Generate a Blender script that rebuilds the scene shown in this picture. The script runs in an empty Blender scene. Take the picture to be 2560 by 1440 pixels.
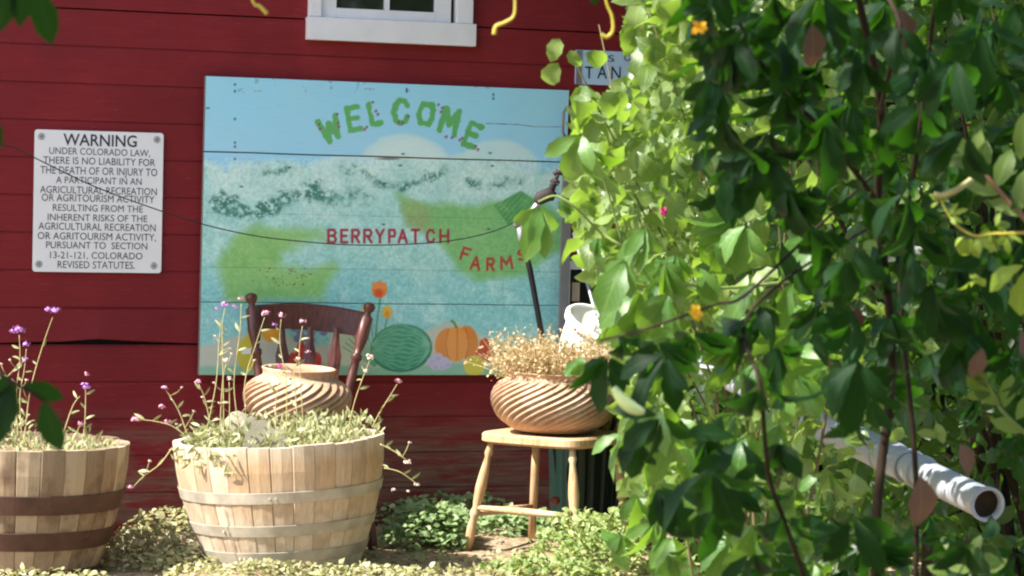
import bpy, bmesh, math, random
import numpy as np
from mathutils import Vector, Matrix

random.seed(7)
RNG = np.random.default_rng(11)
scene = bpy.context.scene
COL = scene.collection
R = math.radians

# ------------------------------------------------------------------ camera
FPX = 6700.0                       # focal length in pixels of a 2560 px wide frame
PITCH, ROLL = R(1.88), R(1.3)
CAM = Vector((0, 0, 1.12))
F_ = Vector((0, math.cos(PITCH), -math.sin(PITCH)))
R0 = Vector((1, 0, 0)); U0 = Vector((0, math.sin(PITCH), math.cos(PITCH)))
R_ = R0 * math.cos(ROLL) + U0 * math.sin(ROLL)
U_ = U0 * math.cos(ROLL) - R0 * math.sin(ROLL)
cd = bpy.data.cameras.new('camera')
cam = bpy.data.objects.new('camera', cd); COL.objects.link(cam)
m = Matrix((R_, U_, -F_)).transposed().to_4x4(); m.translation = CAM
cam.matrix_world = m
cd.sensor_width = 36.0; cd.lens = 36.0 * FPX / 2560.0
cd.clip_start = 0.05; cd.clip_end = 500
cd.dof.use_dof = True; cd.dof.focus_distance = 8.6; cd.dof.aperture_fstop = 17
scene.camera = cam

# ------------------------------------------------------------------ light
SUN_EL = R(48); SAZ = Vector((-0.89, -0.45)).normalized()
SUN_DIR = Vector((SAZ.x * math.cos(SUN_EL), SAZ.y * math.cos(SUN_EL), math.sin(SUN_EL)))
world = bpy.data.worlds.new("World"); scene.world = world; world.use_nodes = True
wn = world.node_tree.nodes; wl = world.node_tree.links
sky = wn.new('ShaderNodeTexSky'); sky.sky_type = 'NISHITA'; sky.sun_disc = False
sky.sun_elevation = SUN_EL; sky.sun_rotation = math.atan2(SAZ.x, SAZ.y)
sky.air_density = 1.0; sky.dust_density = 1.5; sky.ozone_density = 1.0
wl.new(sky.outputs[0], wn['Background'].inputs[0]); wn['Background'].inputs[1].default_value = 0.14
sd = bpy.data.lights.new('sun', 'SUN'); sd.energy = 5.0; sd.angle = R(0.55); sd.color = (1.0, 0.955, 0.88)
sun = bpy.data.objects.new('sun', sd); COL.objects.link(sun)
sun.rotation_euler = SUN_DIR.to_track_quat('Z', 'Y').to_euler(); sun.location = (-6, -4, 9)
vs = scene.view_settings
vs.view_transform = 'Standard'; vs.look = 'None'; vs.exposure = 1.4; vs.gamma = 1.0; vs.use_curve_mapping = False
scene.cycles.filter_width = 2.2; scene.cycles.max_bounces = 8; scene.cycles.transmission_bounces = 6; scene.cycles.transparent_max_bounces = 6

# ------------------------------------------------------------------ helpers
def ray(px, py):
    return F_ + R_ * ((px - 1280) / FPX) + U_ * (-(py - 720) / FPX)
def at(px, py, Y):
    d = ray(px, py); return CAM + d * (Y / d.y)
def atz(px, py, z):
    d = ray(px, py); return CAM + d * ((z - CAM.z) / d.z)
WYAW = R(20); W0 = Vector((0, 9.3, 0))
WN = Vector((math.sin(WYAW), -math.cos(WYAW), 0)); WU = Vector((math.cos(WYAW), math.sin(WYAW), 0))
def wall(px, py, off=0.0):          # -> (u, z) on the plane 'off' metres in front of the wall
    d = ray(px, py); t = ((W0 + WN * off - CAM).dot(WN)) / d.dot(WN); p = CAM + d * t
    return (p - W0).dot(WU), p.z

def s2l(c):
    return tuple((x / 12.92 if x <= 0.04045 else ((x + 0.055) / 1.055) ** 2.4) for x in [v / 255.0 for v in c])

def link(o): COL.objects.link(o); return o
def tag(o, label=None, cat=None, group=None, kind=None):
    if label: o['label'] = label
    if cat: o['category'] = cat
    if group: o['group'] = group
    if kind: o['kind'] = kind
    return o
def empty(name, loc=(0, 0, 0), rz=0, label=None, cat=None, group=None):
    o = bpy.data.objects.new(name, None); link(o); o.location = loc; o.rotation_euler = (0, 0, rz)
    o.empty_display_size = 0.1
    return tag(o, label, cat, group)
def mesh_obj(name, me, parent=None, kind=None):
    o = bpy.data.objects.new(name, me); link(o)
    if parent: o.parent = parent
    if kind: o['kind'] = kind
    return o
def obj(name, bm, mat, parent=None, smooth=False, kind=None):
    me = bpy.data.meshes.new(name)
    bmesh.ops.recalc_face_normals(bm, faces=bm.faces)
    bm.to_mesh(me); bm.free(); me.materials.append(mat)
    if smooth: me.polygons.foreach_set('use_smooth', [True] * len(me.polygons))
    return mesh_obj(name, me, parent, kind)

def box(bm, x0, x1, y0, y1, z0, z1, bev=0.0):
    r = bmesh.ops.create_cube(bm, size=1.0)
    vs_ = r['verts']
    for v in vs_:
        v.co = Vector((x0 + (v.co.x + .5) * (x1 - x0), y0 + (v.co.y + .5) * (y1 - y0), z0 + (v.co.z + .5) * (z1 - z0)))
    if bev > 0:
        ed = list({e for v in vs_ for e in v.link_edges})
        bmesh.ops.bevel(bm, geom=ed, offset=bev, segments=2, affect='EDGES', profile=0.6)
def frame_of(t):
    t = t.normalized(); a = Vector((0, 0, 1)) if abs(t.z) < 0.9 else Vector((1, 0, 0))
    x = t.cross(a).normalized(); return x, t.cross(x).normalized()
def tube(bm, pts, rad, n=8, cap=True):
    pts = [Vector(p) for p in pts]; k = len(pts)
    rads = rad if isinstance(rad, (list, tuple)) else [rad] * k
    rings = []; px_ = None
    for i, p in enumerate(pts):
        t = (pts[min(i + 1, k - 1)] - pts[max(i - 1, 0)])
        if px_ is None: x, y = frame_of(t)
        else:
            t = t.normalized(); x = (px_ - t * px_.dot(t)).normalized(); y = t.cross(x)
        px_ = x
        rings.append([bm.verts.new(p + (x * math.cos(a) + y * math.sin(a)) * rads[i]) for a in [2 * math.pi * j / n for j in range(n)]])
    for a, b in zip(rings, rings[1:]):
        for j in range(n): bm.faces.new((a[j], a[(j + 1) % n], b[(j + 1) % n], b[j]))
    if cap: bm.faces.new(rings[0][::-1]); bm.faces.new(rings[-1])
def lathe(bm, prof, n=32, closed=False, fn=None):
    rings = []
    for r_, z in prof:
        ring = []
        for j in range(n):
            a = 2 * math.pi * j / n; rr, zz, aa = (fn(r_, z, a) if fn else (r_, z, a))
            ring.append(bm.verts.new((rr * math.cos(aa), rr * math.sin(aa), zz)))
        rings.append(ring)
    pr = list(zip(rings, rings[1:])) + ([(rings[-1], rings[0])] if closed else [])
    for a, b in pr:
        for j in range(n): bm.faces.new((a[j], a[(j + 1) % n], b[(j + 1) % n], b[j]))
    if not closed:
        bm.faces.new(rings[0][::-1]); bm.faces.new(rings[-1])
def turned(bm, p0, p1, prof, n=14):    # profile: (t, radius) along p0->p1
    p0 = Vector(p0); p1 = Vector(p1)
    tube(bm, [p0.lerp(p1, t) for t, r_ in prof], [r_ for t, r_ in prof], n)
def spline(pts, k=6):
    pts = [Vector(p) for p in pts]; out = []
    for i in range(len(pts) - 1):
        p0 = pts[max(i - 1, 0)]; p1 = pts[i]; p2 = pts[i + 1]; p3 = pts[min(i + 2, len(pts) - 1)]
        for j in range(k):
            t = j / k
            out.append(0.5 * ((2 * p1) + (p2 - p0) * t + (2 * p0 - 5 * p1 + 4 * p2 - p3) * t * t + (3 * p1 - p0 - 3 * p2 + p3) * t ** 3))
    out.append(pts[-1]); return out

# ------------------------------------------------------------------ materials
class NT:
    def __init__(s, name, rough=0.7, spec=0.3):
        s.m = bpy.data.materials.new(name); s.m.use_nodes = True
        s.n = s.m.node_tree.nodes; s.l = s.m.node_tree.links
        s.b = s.n['Principled BSDF']; s.b.inputs['Roughness'].default_value = rough
        s.b.inputs['Specular IOR Level'].default_value = spec
    def node(s, t, **kw):
        n = s.n.new(t)
        for k, v in kw.items(): setattr(n, k, v)
        return n
    def coord(s, kind='Object', scale=(1, 1, 1), rot=(0, 0, 0)):
        c = s.node('ShaderNodeTexCoord'); mp = s.node('ShaderNodeMapping')
        mp.inputs['Scale'].default_value = scale; mp.inputs['Rotation'].default_value = rot
        s.l.new(c.outputs[kind], mp.inputs[0]); return mp.outputs[0]
    def noise(s, vec, scale=5, detail=4, rough=0.55):
        n = s.node('ShaderNodeTexNoise'); n.inputs['Scale'].default_value = scale
        n.inputs['Detail'].default_value = detail; n.inputs['Roughness'].default_value = rough
        s.l.new(vec, n.inputs['Vector']); return n.outputs['Fac']
    def ramp(s, fac, stops):
        r = s.node('ShaderNodeValToRGB'); e = r.color_ramp.elements
        while len(e) < len(stops): e.new(0.5)
        for el, (p, c) in zip(e, stops): el.position = p; el.color = (*c, 1) if len(c) == 3 else c
        s.l.new(fac, r.inputs[0]); return r.outputs[0]
    def mix(s, fac, a, b, mode='MIX'):
        n = s.node('ShaderNodeMix', data_type='RGBA', blend_type=mode)
        for i, v in ((0, fac), (6, a), (7, b)):
            if hasattr(v, 'is_linked') or hasattr(v, 'links'): s.l.new(v, n.inputs[i])
            elif i == 0: n.inputs[0].default_value = v
            else: n.inputs[i].default_value = (*v, 1)
        return n.outputs[2]
    def math(s, op, a, b=0.0, clamp=False):
        n = s.node('ShaderNodeMath', operation=op, use_clamp=clamp)
        for i, v in ((0, a), (1, b)):
            if hasattr(v, 'links'): s.l.new(v, n.inputs[i])
            else: n.inputs[i].default_value = v
        return n.outputs[0]
    def base(s, c):
        if hasattr(c, 'links'): s.l.new(c, s.b.inputs['Base Color'])
        else: s.b.inputs['Base Color'].default_value = (*c, 1)
    def bump(s, h, strength=0.3, dist=0.01):
        b = s.node('ShaderNodeBump'); b.inputs['Strength'].default_value = strength; b.inputs['Distance'].default_value = dist
        s.l.new(h, b.inputs['Height']); s.l.new(b.outputs[0], s.b.inputs['Normal'])
    def rnd(s): return s.node('ShaderNodeObjectInfo').outputs['Random']

def simple(name, c, rough=0.6, spec=0.3, var=0.15, scale=30, metal=0.0, bump=0.15):
    t = NT(name, rough, spec); v = t.coord()
    f = t.noise(v, scale, 4)
    lo = tuple(x * (1 - var) for x in c); hi = tuple(min(1, x * (1 + var)) for x in c)
    t.base(t.ramp(f, [(0.3, lo), (0.7, hi)])); t.b.inputs['Metallic'].default_value = metal
    if bump: t.bump(f, bump, 0.003)
    return t.m

def red_siding():
    t = NT('red_barn_paint', 0.62, 0.25)
    v = t.coord('Object', (1, 1, 1)); g = t.coord('Object', (1.2, 4, 26))
    big = t.noise(v, 2.3, 5, 0.6); grain = t.noise(g, 6, 5, 0.6); sp = t.noise(t.coord('Object', (2, 8, 40)), 9, 3, 0.7)
    c = t.ramp(big, [(0.25, s2l((100, 23, 29))), (0.55, s2l((126, 31, 37))), (0.8, s2l((142, 42, 45)))])
    c = t.mix(t.ramp(grain, [(0.40, (0, 0, 0)), (0.75, (0.45,) * 3)]), c, s2l((92, 20, 28)))
    # per board tint
    c = t.mix(t.math('MULTIPLY', t.rnd(), 0.35), c, s2l((104, 24, 32)))
    # worn, bare timber on the lowest boards and thin scratches
    geo = t.node('ShaderNodeNewGeometry'); sep = t.node('ShaderNodeSeparateXYZ'); t.l.new(geo.outputs['Position'], sep.inputs[0])
    low = t.node('ShaderNodeMapRange'); low.inputs['From Min'].default_value = 0.42; low.inputs['From Max'].default_value = 0.24
    t.l.new(sep.outputs['Z'], low.inputs['Value'])
    w = t.math('MULTIPLY', low.outputs[0], t.ramp(t.noise(t.coord('Object', (1.5, 4, 9)), 2.6, 6, 0.65), [(0.40, (0,) * 3), (0.56, (0.9,) * 3)]))
    bare = t.ramp(grain, [(0.3, s2l((86, 62, 52))), (0.7, s2l((134, 104, 88)))])
    c = t.mix(w, c, bare)
    scr = t.ramp(sp, [(0.66, (0,) * 3), (0.74, (0.45,) * 3)])
    c = t.mix(scr, c, s2l((172, 110, 100)))
    t.base(c); t.bump(grain, 0.35, 0.004)
    return t.m

def wood(name, c1, c2, c3=None, scale=(1, 1, 1), gs=14, rough=0.65, axis='Z', rnd=0.0, cr=None, spec=0.25):
    t = NT(name, rough, spec)
    k = {'Z': (9, 9, 0.8), 'X': (0.8, 9, 9), 'Y': (9, 0.8, 9)}[axis]
    g = t.noise(t.coord('Object', k), gs, 6, 0.65); b = t.noise(t.coord(), 7, 4)
    c = t.ramp(g, [(0.3, c1), (0.65, c2)])
    if c3: c = t.mix(t.ramp(b, [(0.45, (0,) * 3), (0.62, (0.8,) * 3)]), c, c3)
    if rnd: c = t.mix(t.math('MULTIPLY', t.rnd(), rnd), c, cr)
    t.base(c); t.bump(g, 0.35, 0.002); return t.m

def leaf_mat(name, dark, light, trans, tf=0.4, rough=0.42, spec=0.5, vein=0.25):
    t = NT(name, rough, spec)
    at_ = t.node('ShaderNodeAttribute', attribute_name='var')
    r_ = t.math('FRACT', t.math('ADD', at_.outputs['Fac'], t.rnd()))
    uv = t.node('ShaderNodeUVMap'); sep = t.node('ShaderNodeSeparateXYZ'); t.l.new(uv.outputs[0], sep.inputs[0])
    ax = t.math('ABSOLUTE', t.math('SUBTRACT', sep.outputs['X'], 0.5))
    mid = t.math('LESS_THAN', ax, 0.035)
    side = t.math('GREATER_THAN', t.math('SINE', t.math('MULTIPLY', t.math('SUBTRACT', sep.outputs['Y'], t.math('MULTIPLY', ax, 0.7)), 46.0)), 0.86)
    vn = t.math('MULTIPLY', t.math('MAXIMUM', mid, t.math('MULTIPLY', side, 0.6)), vein)
    n = t.noise(t.coord(), 40, 3)
    c = t.ramp(r_, [(0.0, dark), (0.6, tuple((a + b) / 2 for a, b in zip(dark, light))), (1.0, light)])
    c = t.mix(t.math('MULTIPLY', n, 0.5), c, dark)
    c = t.mix(vn, c, tuple(min(1, x * 1.8 + 0.04) for x in light))
    t.base(c)
    tr = t.node('ShaderNodeBsdfTranslucent'); tc = t.mix(t.math('MULTIPLY', r_, 0.4), trans, tuple(x * 0.7 for x in trans))
    tc = t.mix(t.math('MULTIPLY', vn, 1.4), tc, tuple(x * 0.6 for x in trans)); t.l.new(tc, tr.inputs[0])
    ms = t.node('ShaderNodeMixShader'); ms.inputs[0].default_value = tf
    t.l.new(t.b.outputs[0], ms.inputs[1]); t.l.new(tr.outputs[0], ms.inputs[2])
    t.l.new(ms.outputs[0], t.n['Material Output'].inputs['Surface'])
    t.bump(t.math('ADD', n, vn), 0.3, 0.002)
    return t.m

def terracotta():
    t = NT('terracotta', 0.8, 0.2); v = t.coord()
    a = t.noise(v, 9, 5); b = t.noise(v, 60, 3)
    c = t.ramp(a, [(0.3, s2l((158, 124, 98))), (0.52, s2l((180, 148, 120))), (0.68, s2l((206, 182, 158)))])
    c = t.mix(t.ramp(b, [(0.5, (0,) * 3), (0.8, (0.4,) * 3)]), c, s2l((224, 196, 170)))
    c = t.mix(t.ramp(t.noise(v, 4, 6, .7), [(0.5, (0,) * 3), (0.62, (.5,) * 3)]), c, s2l((146, 112, 88)))
    t.base(c); t.bump(b, 0.06, 0.001); return t.m

def soil_mat():
    t = NT('dry_soil', 0.95, 0.1); v = t.coord()
    a = t.noise(v, 1.7, 6, 0.65); b = t.noise(v, 28, 6, 0.7)
    c = t.ramp(a, [(0.3, s2l((150, 130, 104))), (0.55, s2l((188, 168, 138))), (0.75, s2l((208, 192, 164)))])
    c = t.mix(t.ramp(b, [(0.42, (0.7,) * 3), (0.55, (0,) * 3)]), c, s2l((110, 90, 68)))
    t.base(c); t.bump(b, 0.9, 0.02); return t.m

def stave_mat(name, tan, grey, dark, band, rmix=.34):
    t = NT(name, 0.75, 0.2)
    info = t.node('ShaderNodeObjectInfo')
    add = t.node('ShaderNodeVectorMath', operation='MULTIPLY_ADD')
    tc = t.node('ShaderNodeTexCoord'); cmb = t.node('ShaderNodeCombineXYZ')
    for i in range(3): t.l.new(info.outputs['Random'], cmb.inputs[i])
    t.l.new(cmb.outputs[0], add.inputs[0]); add.inputs[1].default_value = (13, 7, 5); t.l.new(tc.outputs['Object'], add.inputs[2])
    mp = t.node('ShaderNodeMapping'); mp.inputs['Scale'].default_value = (9, 9, 0.9); t.l.new(add.outputs[0], mp.inputs[0])
    g = t.noise(mp.outputs[0], 12, 6, 0.65); b = t.noise(add.outputs[0], 6, 5, 0.6)
    c = t.ramp(g, [(0.28, tuple(x * 0.72 for x in grey)), (0.6, grey)])
    geo = t.node('ShaderNodeSeparateXYZ'); t.l.new(tc.outputs['Object'], geo.inputs[0])
    z = t.math('ADD', geo.outputs['Z'], t.math('MULTIPLY', b, 0.09))
    st = t.ramp(z, band)                    # weathering differs between the hoops
    c = t.mix(st, c, t.ramp(g, [(0.25, tuple(x * 0.6 for x in tan)), (0.6, tan)]))
    r2 = t.math('FRACT', t.math('MULTIPLY', info.outputs['Random'], 7.31))
    c = t.mix(t.math('MULTIPLY', info.outputs['Random'], rmix), c, dark)
    c = t.mix(t.math('MULTIPLY', r2, rmix), c, tuple(min(.9, x * 1.25) for x in grey))
    c = t.mix(t.ramp(b, [(0.48, (0,) * 3), (0.62, (0.7,) * 3)]), c, dark)
    c = t.mix(t.ramp(t.noise(tc.outputs['Object'], 5, 6, .7), [(0.5, (0,) * 3), (0.62, (0.75,) * 3)]), c, tuple(x * .8 for x in grey))
    t.base(c); t.bump(g, 0.5, 0.003); return t.m

M = {}
M['siding'] = red_siding()
M['white'] = simple('white_trim_paint', s2l((218, 218, 222)), 0.5, 0.3, 0.05, 12)
M['signwhite'] = simple('white_sign_plate', s2l((222, 224, 228)), 0.4, 0.4, 0.03, 8, bump=0)
M['ink'] = simple('grey_ink', s2l((52, 52, 62)), 0.6, 0.2, 0.1)
M['black'] = simple('black_paint', s2l((24, 24, 26)), 0.7, 0.15, 0.2)
M['glass'] = (lambda t: (t.base(s2l((34, 38, 34))), t.m)[1])(NT('dark_window_glass', 0.06, 0.6))
M['galv'] = simple('galvanised_steel', s2l((172, 174, 178)), 0.38, 0.5, 0.12, 22, 0.55)
M['greypost'] = simple('grey_metal', s2l((128, 126, 130)), 0.5, 0.4, 0.12, 18, 0.2)
M['rust'] = simple('rusty_hoop', s2l((82, 60, 50)), 0.75, 0.2, 0.25, 14)
M['hoopgrey'] = simple('dull_grey_hoop', s2l((166, 158, 142)), 0.7, 0.25, 0.25, 16, 0.1)
M['cable'] = simple('black_cable', s2l((24, 24, 28)), 0.5, 0.3, 0.1)
M['terra'] = terracotta()
M['soil'] = soil_mat()
M['stave_l'] = stave_mat('old_barrel_staves', s2l((148, 116, 86)), s2l((164, 148, 124)), s2l((84, 64, 48)), [(0.0, (0.2,) * 3), (0.30, (0.6,) * 3), (0.36, (0.6,) * 3), (0.46, (0.05,) * 3)], .85)
M['stave_r'] = stave_mat('pale_barrel_staves', s2l((182, 146, 104)), s2l((206, 196, 178)), s2l((156, 134, 110)), [(0.05, (0.05,) * 3), (0.24, (0.6,) * 3), (0.38, (0.9,) * 3), (0.45, (0.0,) * 3)])
M['pine'] = wood('pale_pine', s2l((150, 112, 76)), s2l((206, 172, 130)), s2l((190, 166, 134)))
M['mahog'] = wood('red_brown_varnish', s2l((60, 30, 25)), s2l((98, 54, 43)), None, rough=0.36, spec=0.45)
M['greywood'] = wood('weathered_wood', s2l((150, 130, 110)), s2l((194, 176, 150)), None)
M['stem'] = simple('dry_stem', s2l((170, 162, 112)), 0.7, 0.2, 0.2, 60)
M['greenstem'] = simple('green_stem', s2l((122, 140, 74)), 0.6, 0.3, 0.2, 60)
M['bark'] = simple('brown_vine_bark', s2l((48, 38, 28)), 0.85, 0.15, 0.3, 40, bump=0.5)
M['twig'] = simple('pink_brown_twig', s2l((150, 112, 88)), 0.6, 0.3, 0.2, 40)
M['greenbark'] = simple('green_brown_twig', s2l((96, 88, 56)), 0.7, 0.3, 0.2, 40)
M['tendril'] = leaf_mat('yellow_tendril', s2l((190, 178, 60)), s2l((220, 205, 100)), s2l((230, 210, 90)), 0.3, vein=0)
M['purple'] = simple('purple_petals', s2l((176, 124, 190)), 0.6, 0.2, 0.25, 200, bump=0)
M['pink'] = simple('faded_pink_petals', s2l((196, 140, 160)), 0.7, 0.2, 0.2, 200, bump=0)
M['seed'] = simple('dry_seed_head', s2l((206, 186, 170)), 0.8, 0.2, 0.2, 200, bump=0)
M['orange'] = leaf_mat('orange_petals', s2l((235, 170, 20)), s2l((250, 215, 40)), s2l((250, 190, 30)), 0.4, vein=0)
M['magenta'] = simple('magenta_petals', s2l((200, 50, 120)), 0.6, 0.2, 0.1, bump=0)
M['rock'] = simple('grey_stone', s2l((142, 136, 118)), 0.85, 0.2, 0.2, 20, bump=0.5)
M['plastic'] = simple('white_plastic', s2l((236, 234, 226)), 0.4, 0.4, 0.03, 10, bump=0)
M['greenpl'] = simple('dark_green_plastic', s2l((14, 34, 28)), 0.45, 0.4, 0.12, 10, bump=0)
M['brass'] = simple('tarnished_brass', s2l((60, 54, 54)), 0.75, 0.2, 0.2, 30, 0.2)
M['knob'] = simple('dark_red_knob', s2l((110, 52, 44)), 0.5, 0.4, 0.1)
M['L_shrub'] = leaf_mat('shrub_leaf', s2l((62, 88, 36)), s2l((140, 160, 92)), s2l((152, 188, 62)), 0.42, rough=.36, spec=.6)
M['L_creeper'] = leaf_mat('creeper_leaf_shaded', s2l((8, 28, 14)), s2l((24, 54, 24)), s2l((70, 135, 16)), 0.26, rough=0.5, spec=0.12)  # shade on the near creeper put into a very dark base colour
M['L_lit'] = leaf_mat('creeper_leaf_sunlit', s2l((40, 84, 30)), s2l((110, 146, 72)), s2l((140, 186, 40)), 0.38, rough=.36, spec=.6)  # same creeper in the sun, light put into a brighter colour
M['L_back'] = leaf_mat('hedge_leaf', s2l((14, 34, 14)), s2l((60, 92, 34)), s2l((110, 160, 30)), 0.38)  # colour darkened to put shade into the hedge and inner leaves
M['L_young'] = leaf_mat('yellow_green_leaf', s2l((120, 148, 50)), s2l((156, 178, 76)), s2l((180, 205, 60)), 0.45)
M['L_ground'] = leaf_mat('mint_leaf', s2l((100, 126, 80)), s2l((166, 186, 130)), s2l((150, 180, 90)), 0.3)
M['L_pale'] = leaf_mat('pale_ground_leaf', s2l((122, 122, 76)), s2l((202, 196, 150)), s2l((180, 180, 96)), 0.28)
M['L_dryherb'] = leaf_mat('grey_green_herb', s2l((122, 130, 86)), s2l((178, 176, 126)), s2l((170, 170, 90)), 0.3)
M['L_weed'] = leaf_mat('weed_leaf', s2l((104, 130, 66)), s2l((176, 182, 122)), s2l((170, 195, 80)), .35)
M['L_dry'] = leaf_mat('straw_bits', s2l((176, 148, 108)), s2l((222, 200, 160)), s2l((220, 190, 140)), 0.3, vein=0)
M['L_dead'] = leaf_mat('dead_brown_leaf', s2l((70, 48, 38)), s2l((124, 98, 84)), s2l((120, 70, 44)), 0.18)

# ------------------------------------------------------------------ GROUND
def vnoise(w, h, cells, seed):
    r = np.random.default_rng(seed); g = r.random((cells + 2, cells + 2))
    xs = np.linspace(0, cells, w); ys = np.linspace(0, cells * h / w, h) % (cells + 0.999)
    xi = np.minimum(xs.astype(int), cells); yi = np.minimum(ys.astype(int), cells)
    fx = xs - xi; fy = ys - yi; fx = fx * fx * (3 - 2 * fx); fy = fy * fy * (3 - 2 * fy)
    xi1 = np.minimum(xi + 1, cells + 1); yi1 = np.minimum(yi + 1, cells + 1)
    a = g[np.ix_(yi, xi)] * (1 - fx) + g[np.ix_(yi, xi1)] * fx
    b = g[np.ix_(yi1, xi)] * (1 - fx) + g[np.ix_(yi1, xi1)] * fx
    return a * (1 - fy)[:, None] + b * fy[:, None]
def fbm(w, h, cells, seed, octs=4):
    o = np.zeros((h, w)); amp = 1; tot = 0
    for k in range(octs): o += amp * vnoise(w, h, cells * 2 ** k, seed + k); tot += amp; amp *= 0.55
    return o / tot

gx = np.concatenate([np.linspace(-120, -4, 14), np.linspace(-3.6, 4.6, 190), np.linspace(5, 120, 14)])
gy = np.concatenate([np.linspace(-120, 2, 14), np.linspace(2.3, 11, 200), np.linspace(12, 120, 14)])
nz = fbm(len(gx), len(gy), 40, 3, 4) - 0.5
XX, YY = np.meshgrid(gx, gy)
ZZ = nz * 0.055 - 0.004
ZZ[(abs(XX) > 5) | (YY < 2) | (YY > 11)] = 0
def gz(x, y):
    i = int(np.argmin(abs(gx - x))); j = int(np.argmin(abs(gy - y))); return float(ZZ[j, i])
vco = np.stack([XX, YY, ZZ], -1).reshape(-1, 3); nxx = len(gx)
fc = [(j * nxx + i, j * nxx + i + 1, (j + 1) * nxx + i + 1, (j + 1) * nxx + i) for j in range(len(gy) - 1) for i in range(nxx - 1)]
me = bpy.data.meshes.new('ground'); me.from_pydata(vco.tolist(), [], fc); me.materials.append(M['soil'])
me.polygons.foreach_set('use_smooth', [True] * len(me.polygons))
mesh_obj('ground', me, kind='structure')

# ------------------------------------------------------------------ BARN
barn = empty('barn', W0, WYAW, 'dark red barn wall of horizontal boards with a white framed window', 'barn')
CH = 0.122; ULO, UHI = -4.2, 6.0
def siding_board(u0, u1, z0, bulge=None, ztop=None):
    bm = bmesh.new(); n = 60 if bulge else 6; rows = []
    prof = [(-0.0, 0.0), (-0.0180, 0.0003), (-0.0188, 0.003), (-0.0183, CH - 0.008), (-0.0155, CH - 0.003), (-0.0148, CH - 0.0006), (0.0, CH - 0.0006)]
    if ztop: prof = [(y, min(z, ztop - z0)) for y, z in prof]; prof[-2] = (prof[-2][0], prof[-1][1] - .0005); prof[-3] = (prof[-3][0], prof[-1][1] - .001); prof[-4] = (prof[-4][0], prof[-1][1] - .002)
    for i in range(n + 1):
        u = u0 + (u1 - u0) * i / n; dz = dy = 0
        if bulge:
            c, w, hh, oo = bulge; g = math.exp(-((u - c) / w) ** 2)
            dz = hh * g * (1 + 0.25 * math.sin(u * 21)); dy = -oo * g * (1 + .3 * math.sin(u * 33))
        rows.append([bm.verts.new((u, y + (dy if k in (1, 2) else dy * .3 if k == 3 else 0), z0 + z + (dz if k in (0, 1, 2) else 0))) for k, (y, z) in enumerate(prof)])
    for a, b in zip(rows, rows[1:]):
        for k in range(len(prof) - 1): bm.faces.new((a[k], b[k], b[k + 1], a[k + 1]))
    bm.faces.new(rows[0]); bm.faces.new(rows[-1][::-1])
    return bm
# window opening in wall coordinates
wu0, wz0 = wall(765, 48); wu1, _ = wall(1172, 60)
SU0, SZ0 = wall(760, 100); SU1, SZB = wall(1178, 116); SZT = wall(970, 52)[1]; SZ0 = wall(970, 109)[1]
WTOP = SZT + 0.62
rj = random.Random(5)
crackrow = int((wall(300, 872)[1] + 0.03) / CH)
for k in range(-1, 23):
    z0 = k * CH + 0.005
    segs = [(ULO, UHI)]
    if z0 > SZ0 + 0.01 and z0 < WTOP: segs = [(ULO, wu0 + 0.03), (wu1 - 0.03, UHI)]
    out = []
    for a, b in segs:
        c = rj.uniform(a + 0.3, b - 0.3); 
        if k % 2 == 0 or b - a < 1.5: out.append((a, b))
        elif b - a > 3: c = rj.choice([rj.uniform(-3.4, -2.3), rj.uniform(2.2, 3.4)]) if a < -3 and b > 3 else c; out += [(a, c - 0.0012), (c + 0.0012, b)]
        else: out.append((a, b))
    for a, b in out:
        bl = None
        if k == crackrow and a < -1.5: bl = (wall(250, 872)[0], 0.27, 0.016, 0.014)
        o = obj('siding_board', siding_board(a, b, z0, bl, SZT - .01 if z0 < SZT - .01 < z0 + CH and z0 <= SZ0 + .01 else None), M['siding'], barn)
bm = bmesh.new(); box(bm, ULO, UHI, 0.004, 0.15, -0.2, 2.9); obj('wall_core', bm, M['black'], barn)
bm = bmesh.new(); EAVE = 0.40; box(bm, ULO - 0.2, UHI + 0.3, -EAVE, 0.1, 2.82, 2.86); box(bm, ULO - 0.2, UHI + 0.3, -EAVE - 0.025, -EAVE - 0.001, 2.78, 2.96)
obj('eave', bm, M['white'], barn)
bm = bmesh.new()
v = [bm.verts.new(p) for p in [(ULO - .25, -EAVE - .06, 2.965), (UHI + .35, -EAVE - .06, 2.965), (UHI + .35, 3.2, 4.6), (ULO - .25, 3.2, 4.6),
                               (ULO - .25, -EAVE - .06, 3.0), (UHI + .35, -EAVE - .06, 3.0), (UHI + .35, 3.2, 4.64), (ULO - .25, 3.2, 4.64)]]
for q in [(0, 1, 2, 3), (4, 5, 6, 7), (0, 1, 5, 4), (1, 2, 6, 5), (2, 3, 7, 6), (3, 0, 4, 7)]: bm.faces.new([v[i] for i in q])
obj('roof', bm, M['greypost'], barn)

# the window
bm = bmesh.new()
pu = [wall(835, 20)[0], wall(957, 20)[0], wall(967, 20)[0], wall(1082, 20)[0]]
gz0 = wall(900, 24)[1]; iu0, iu1 = pu[0] - 0.028, pu[3] + 0.028
box(bm, wu0, iu0 - 0.028, -0.045, 0.0, SZT, WTOP, 0.002)
box(bm, iu1 + 0.045, wu1, -0.045, 0.0, SZT, WTOP, 0.002)
box(bm, wu0 - 0.01, wu1 + 0.01, -0.05, 0.0, WTOP + 0.001, WTOP + 0.085, 0.002)
frame = obj('window', bm, M['white'], barn)
bm = bmesh.new(); box(bm, SU0, SU1, -0.052, 0.0, SZ0, SZT - 0.001, 0.002); obj('window_sill', bm, M['white'], frame)
bm = bmesh.new()      # sash rails
zb = gz0 - 0.026
box(bm, iu0 - 0.026, pu[0], -0.030, 0.004, SZT + 0.001, WTOP - 0.001, 0.001)
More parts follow.
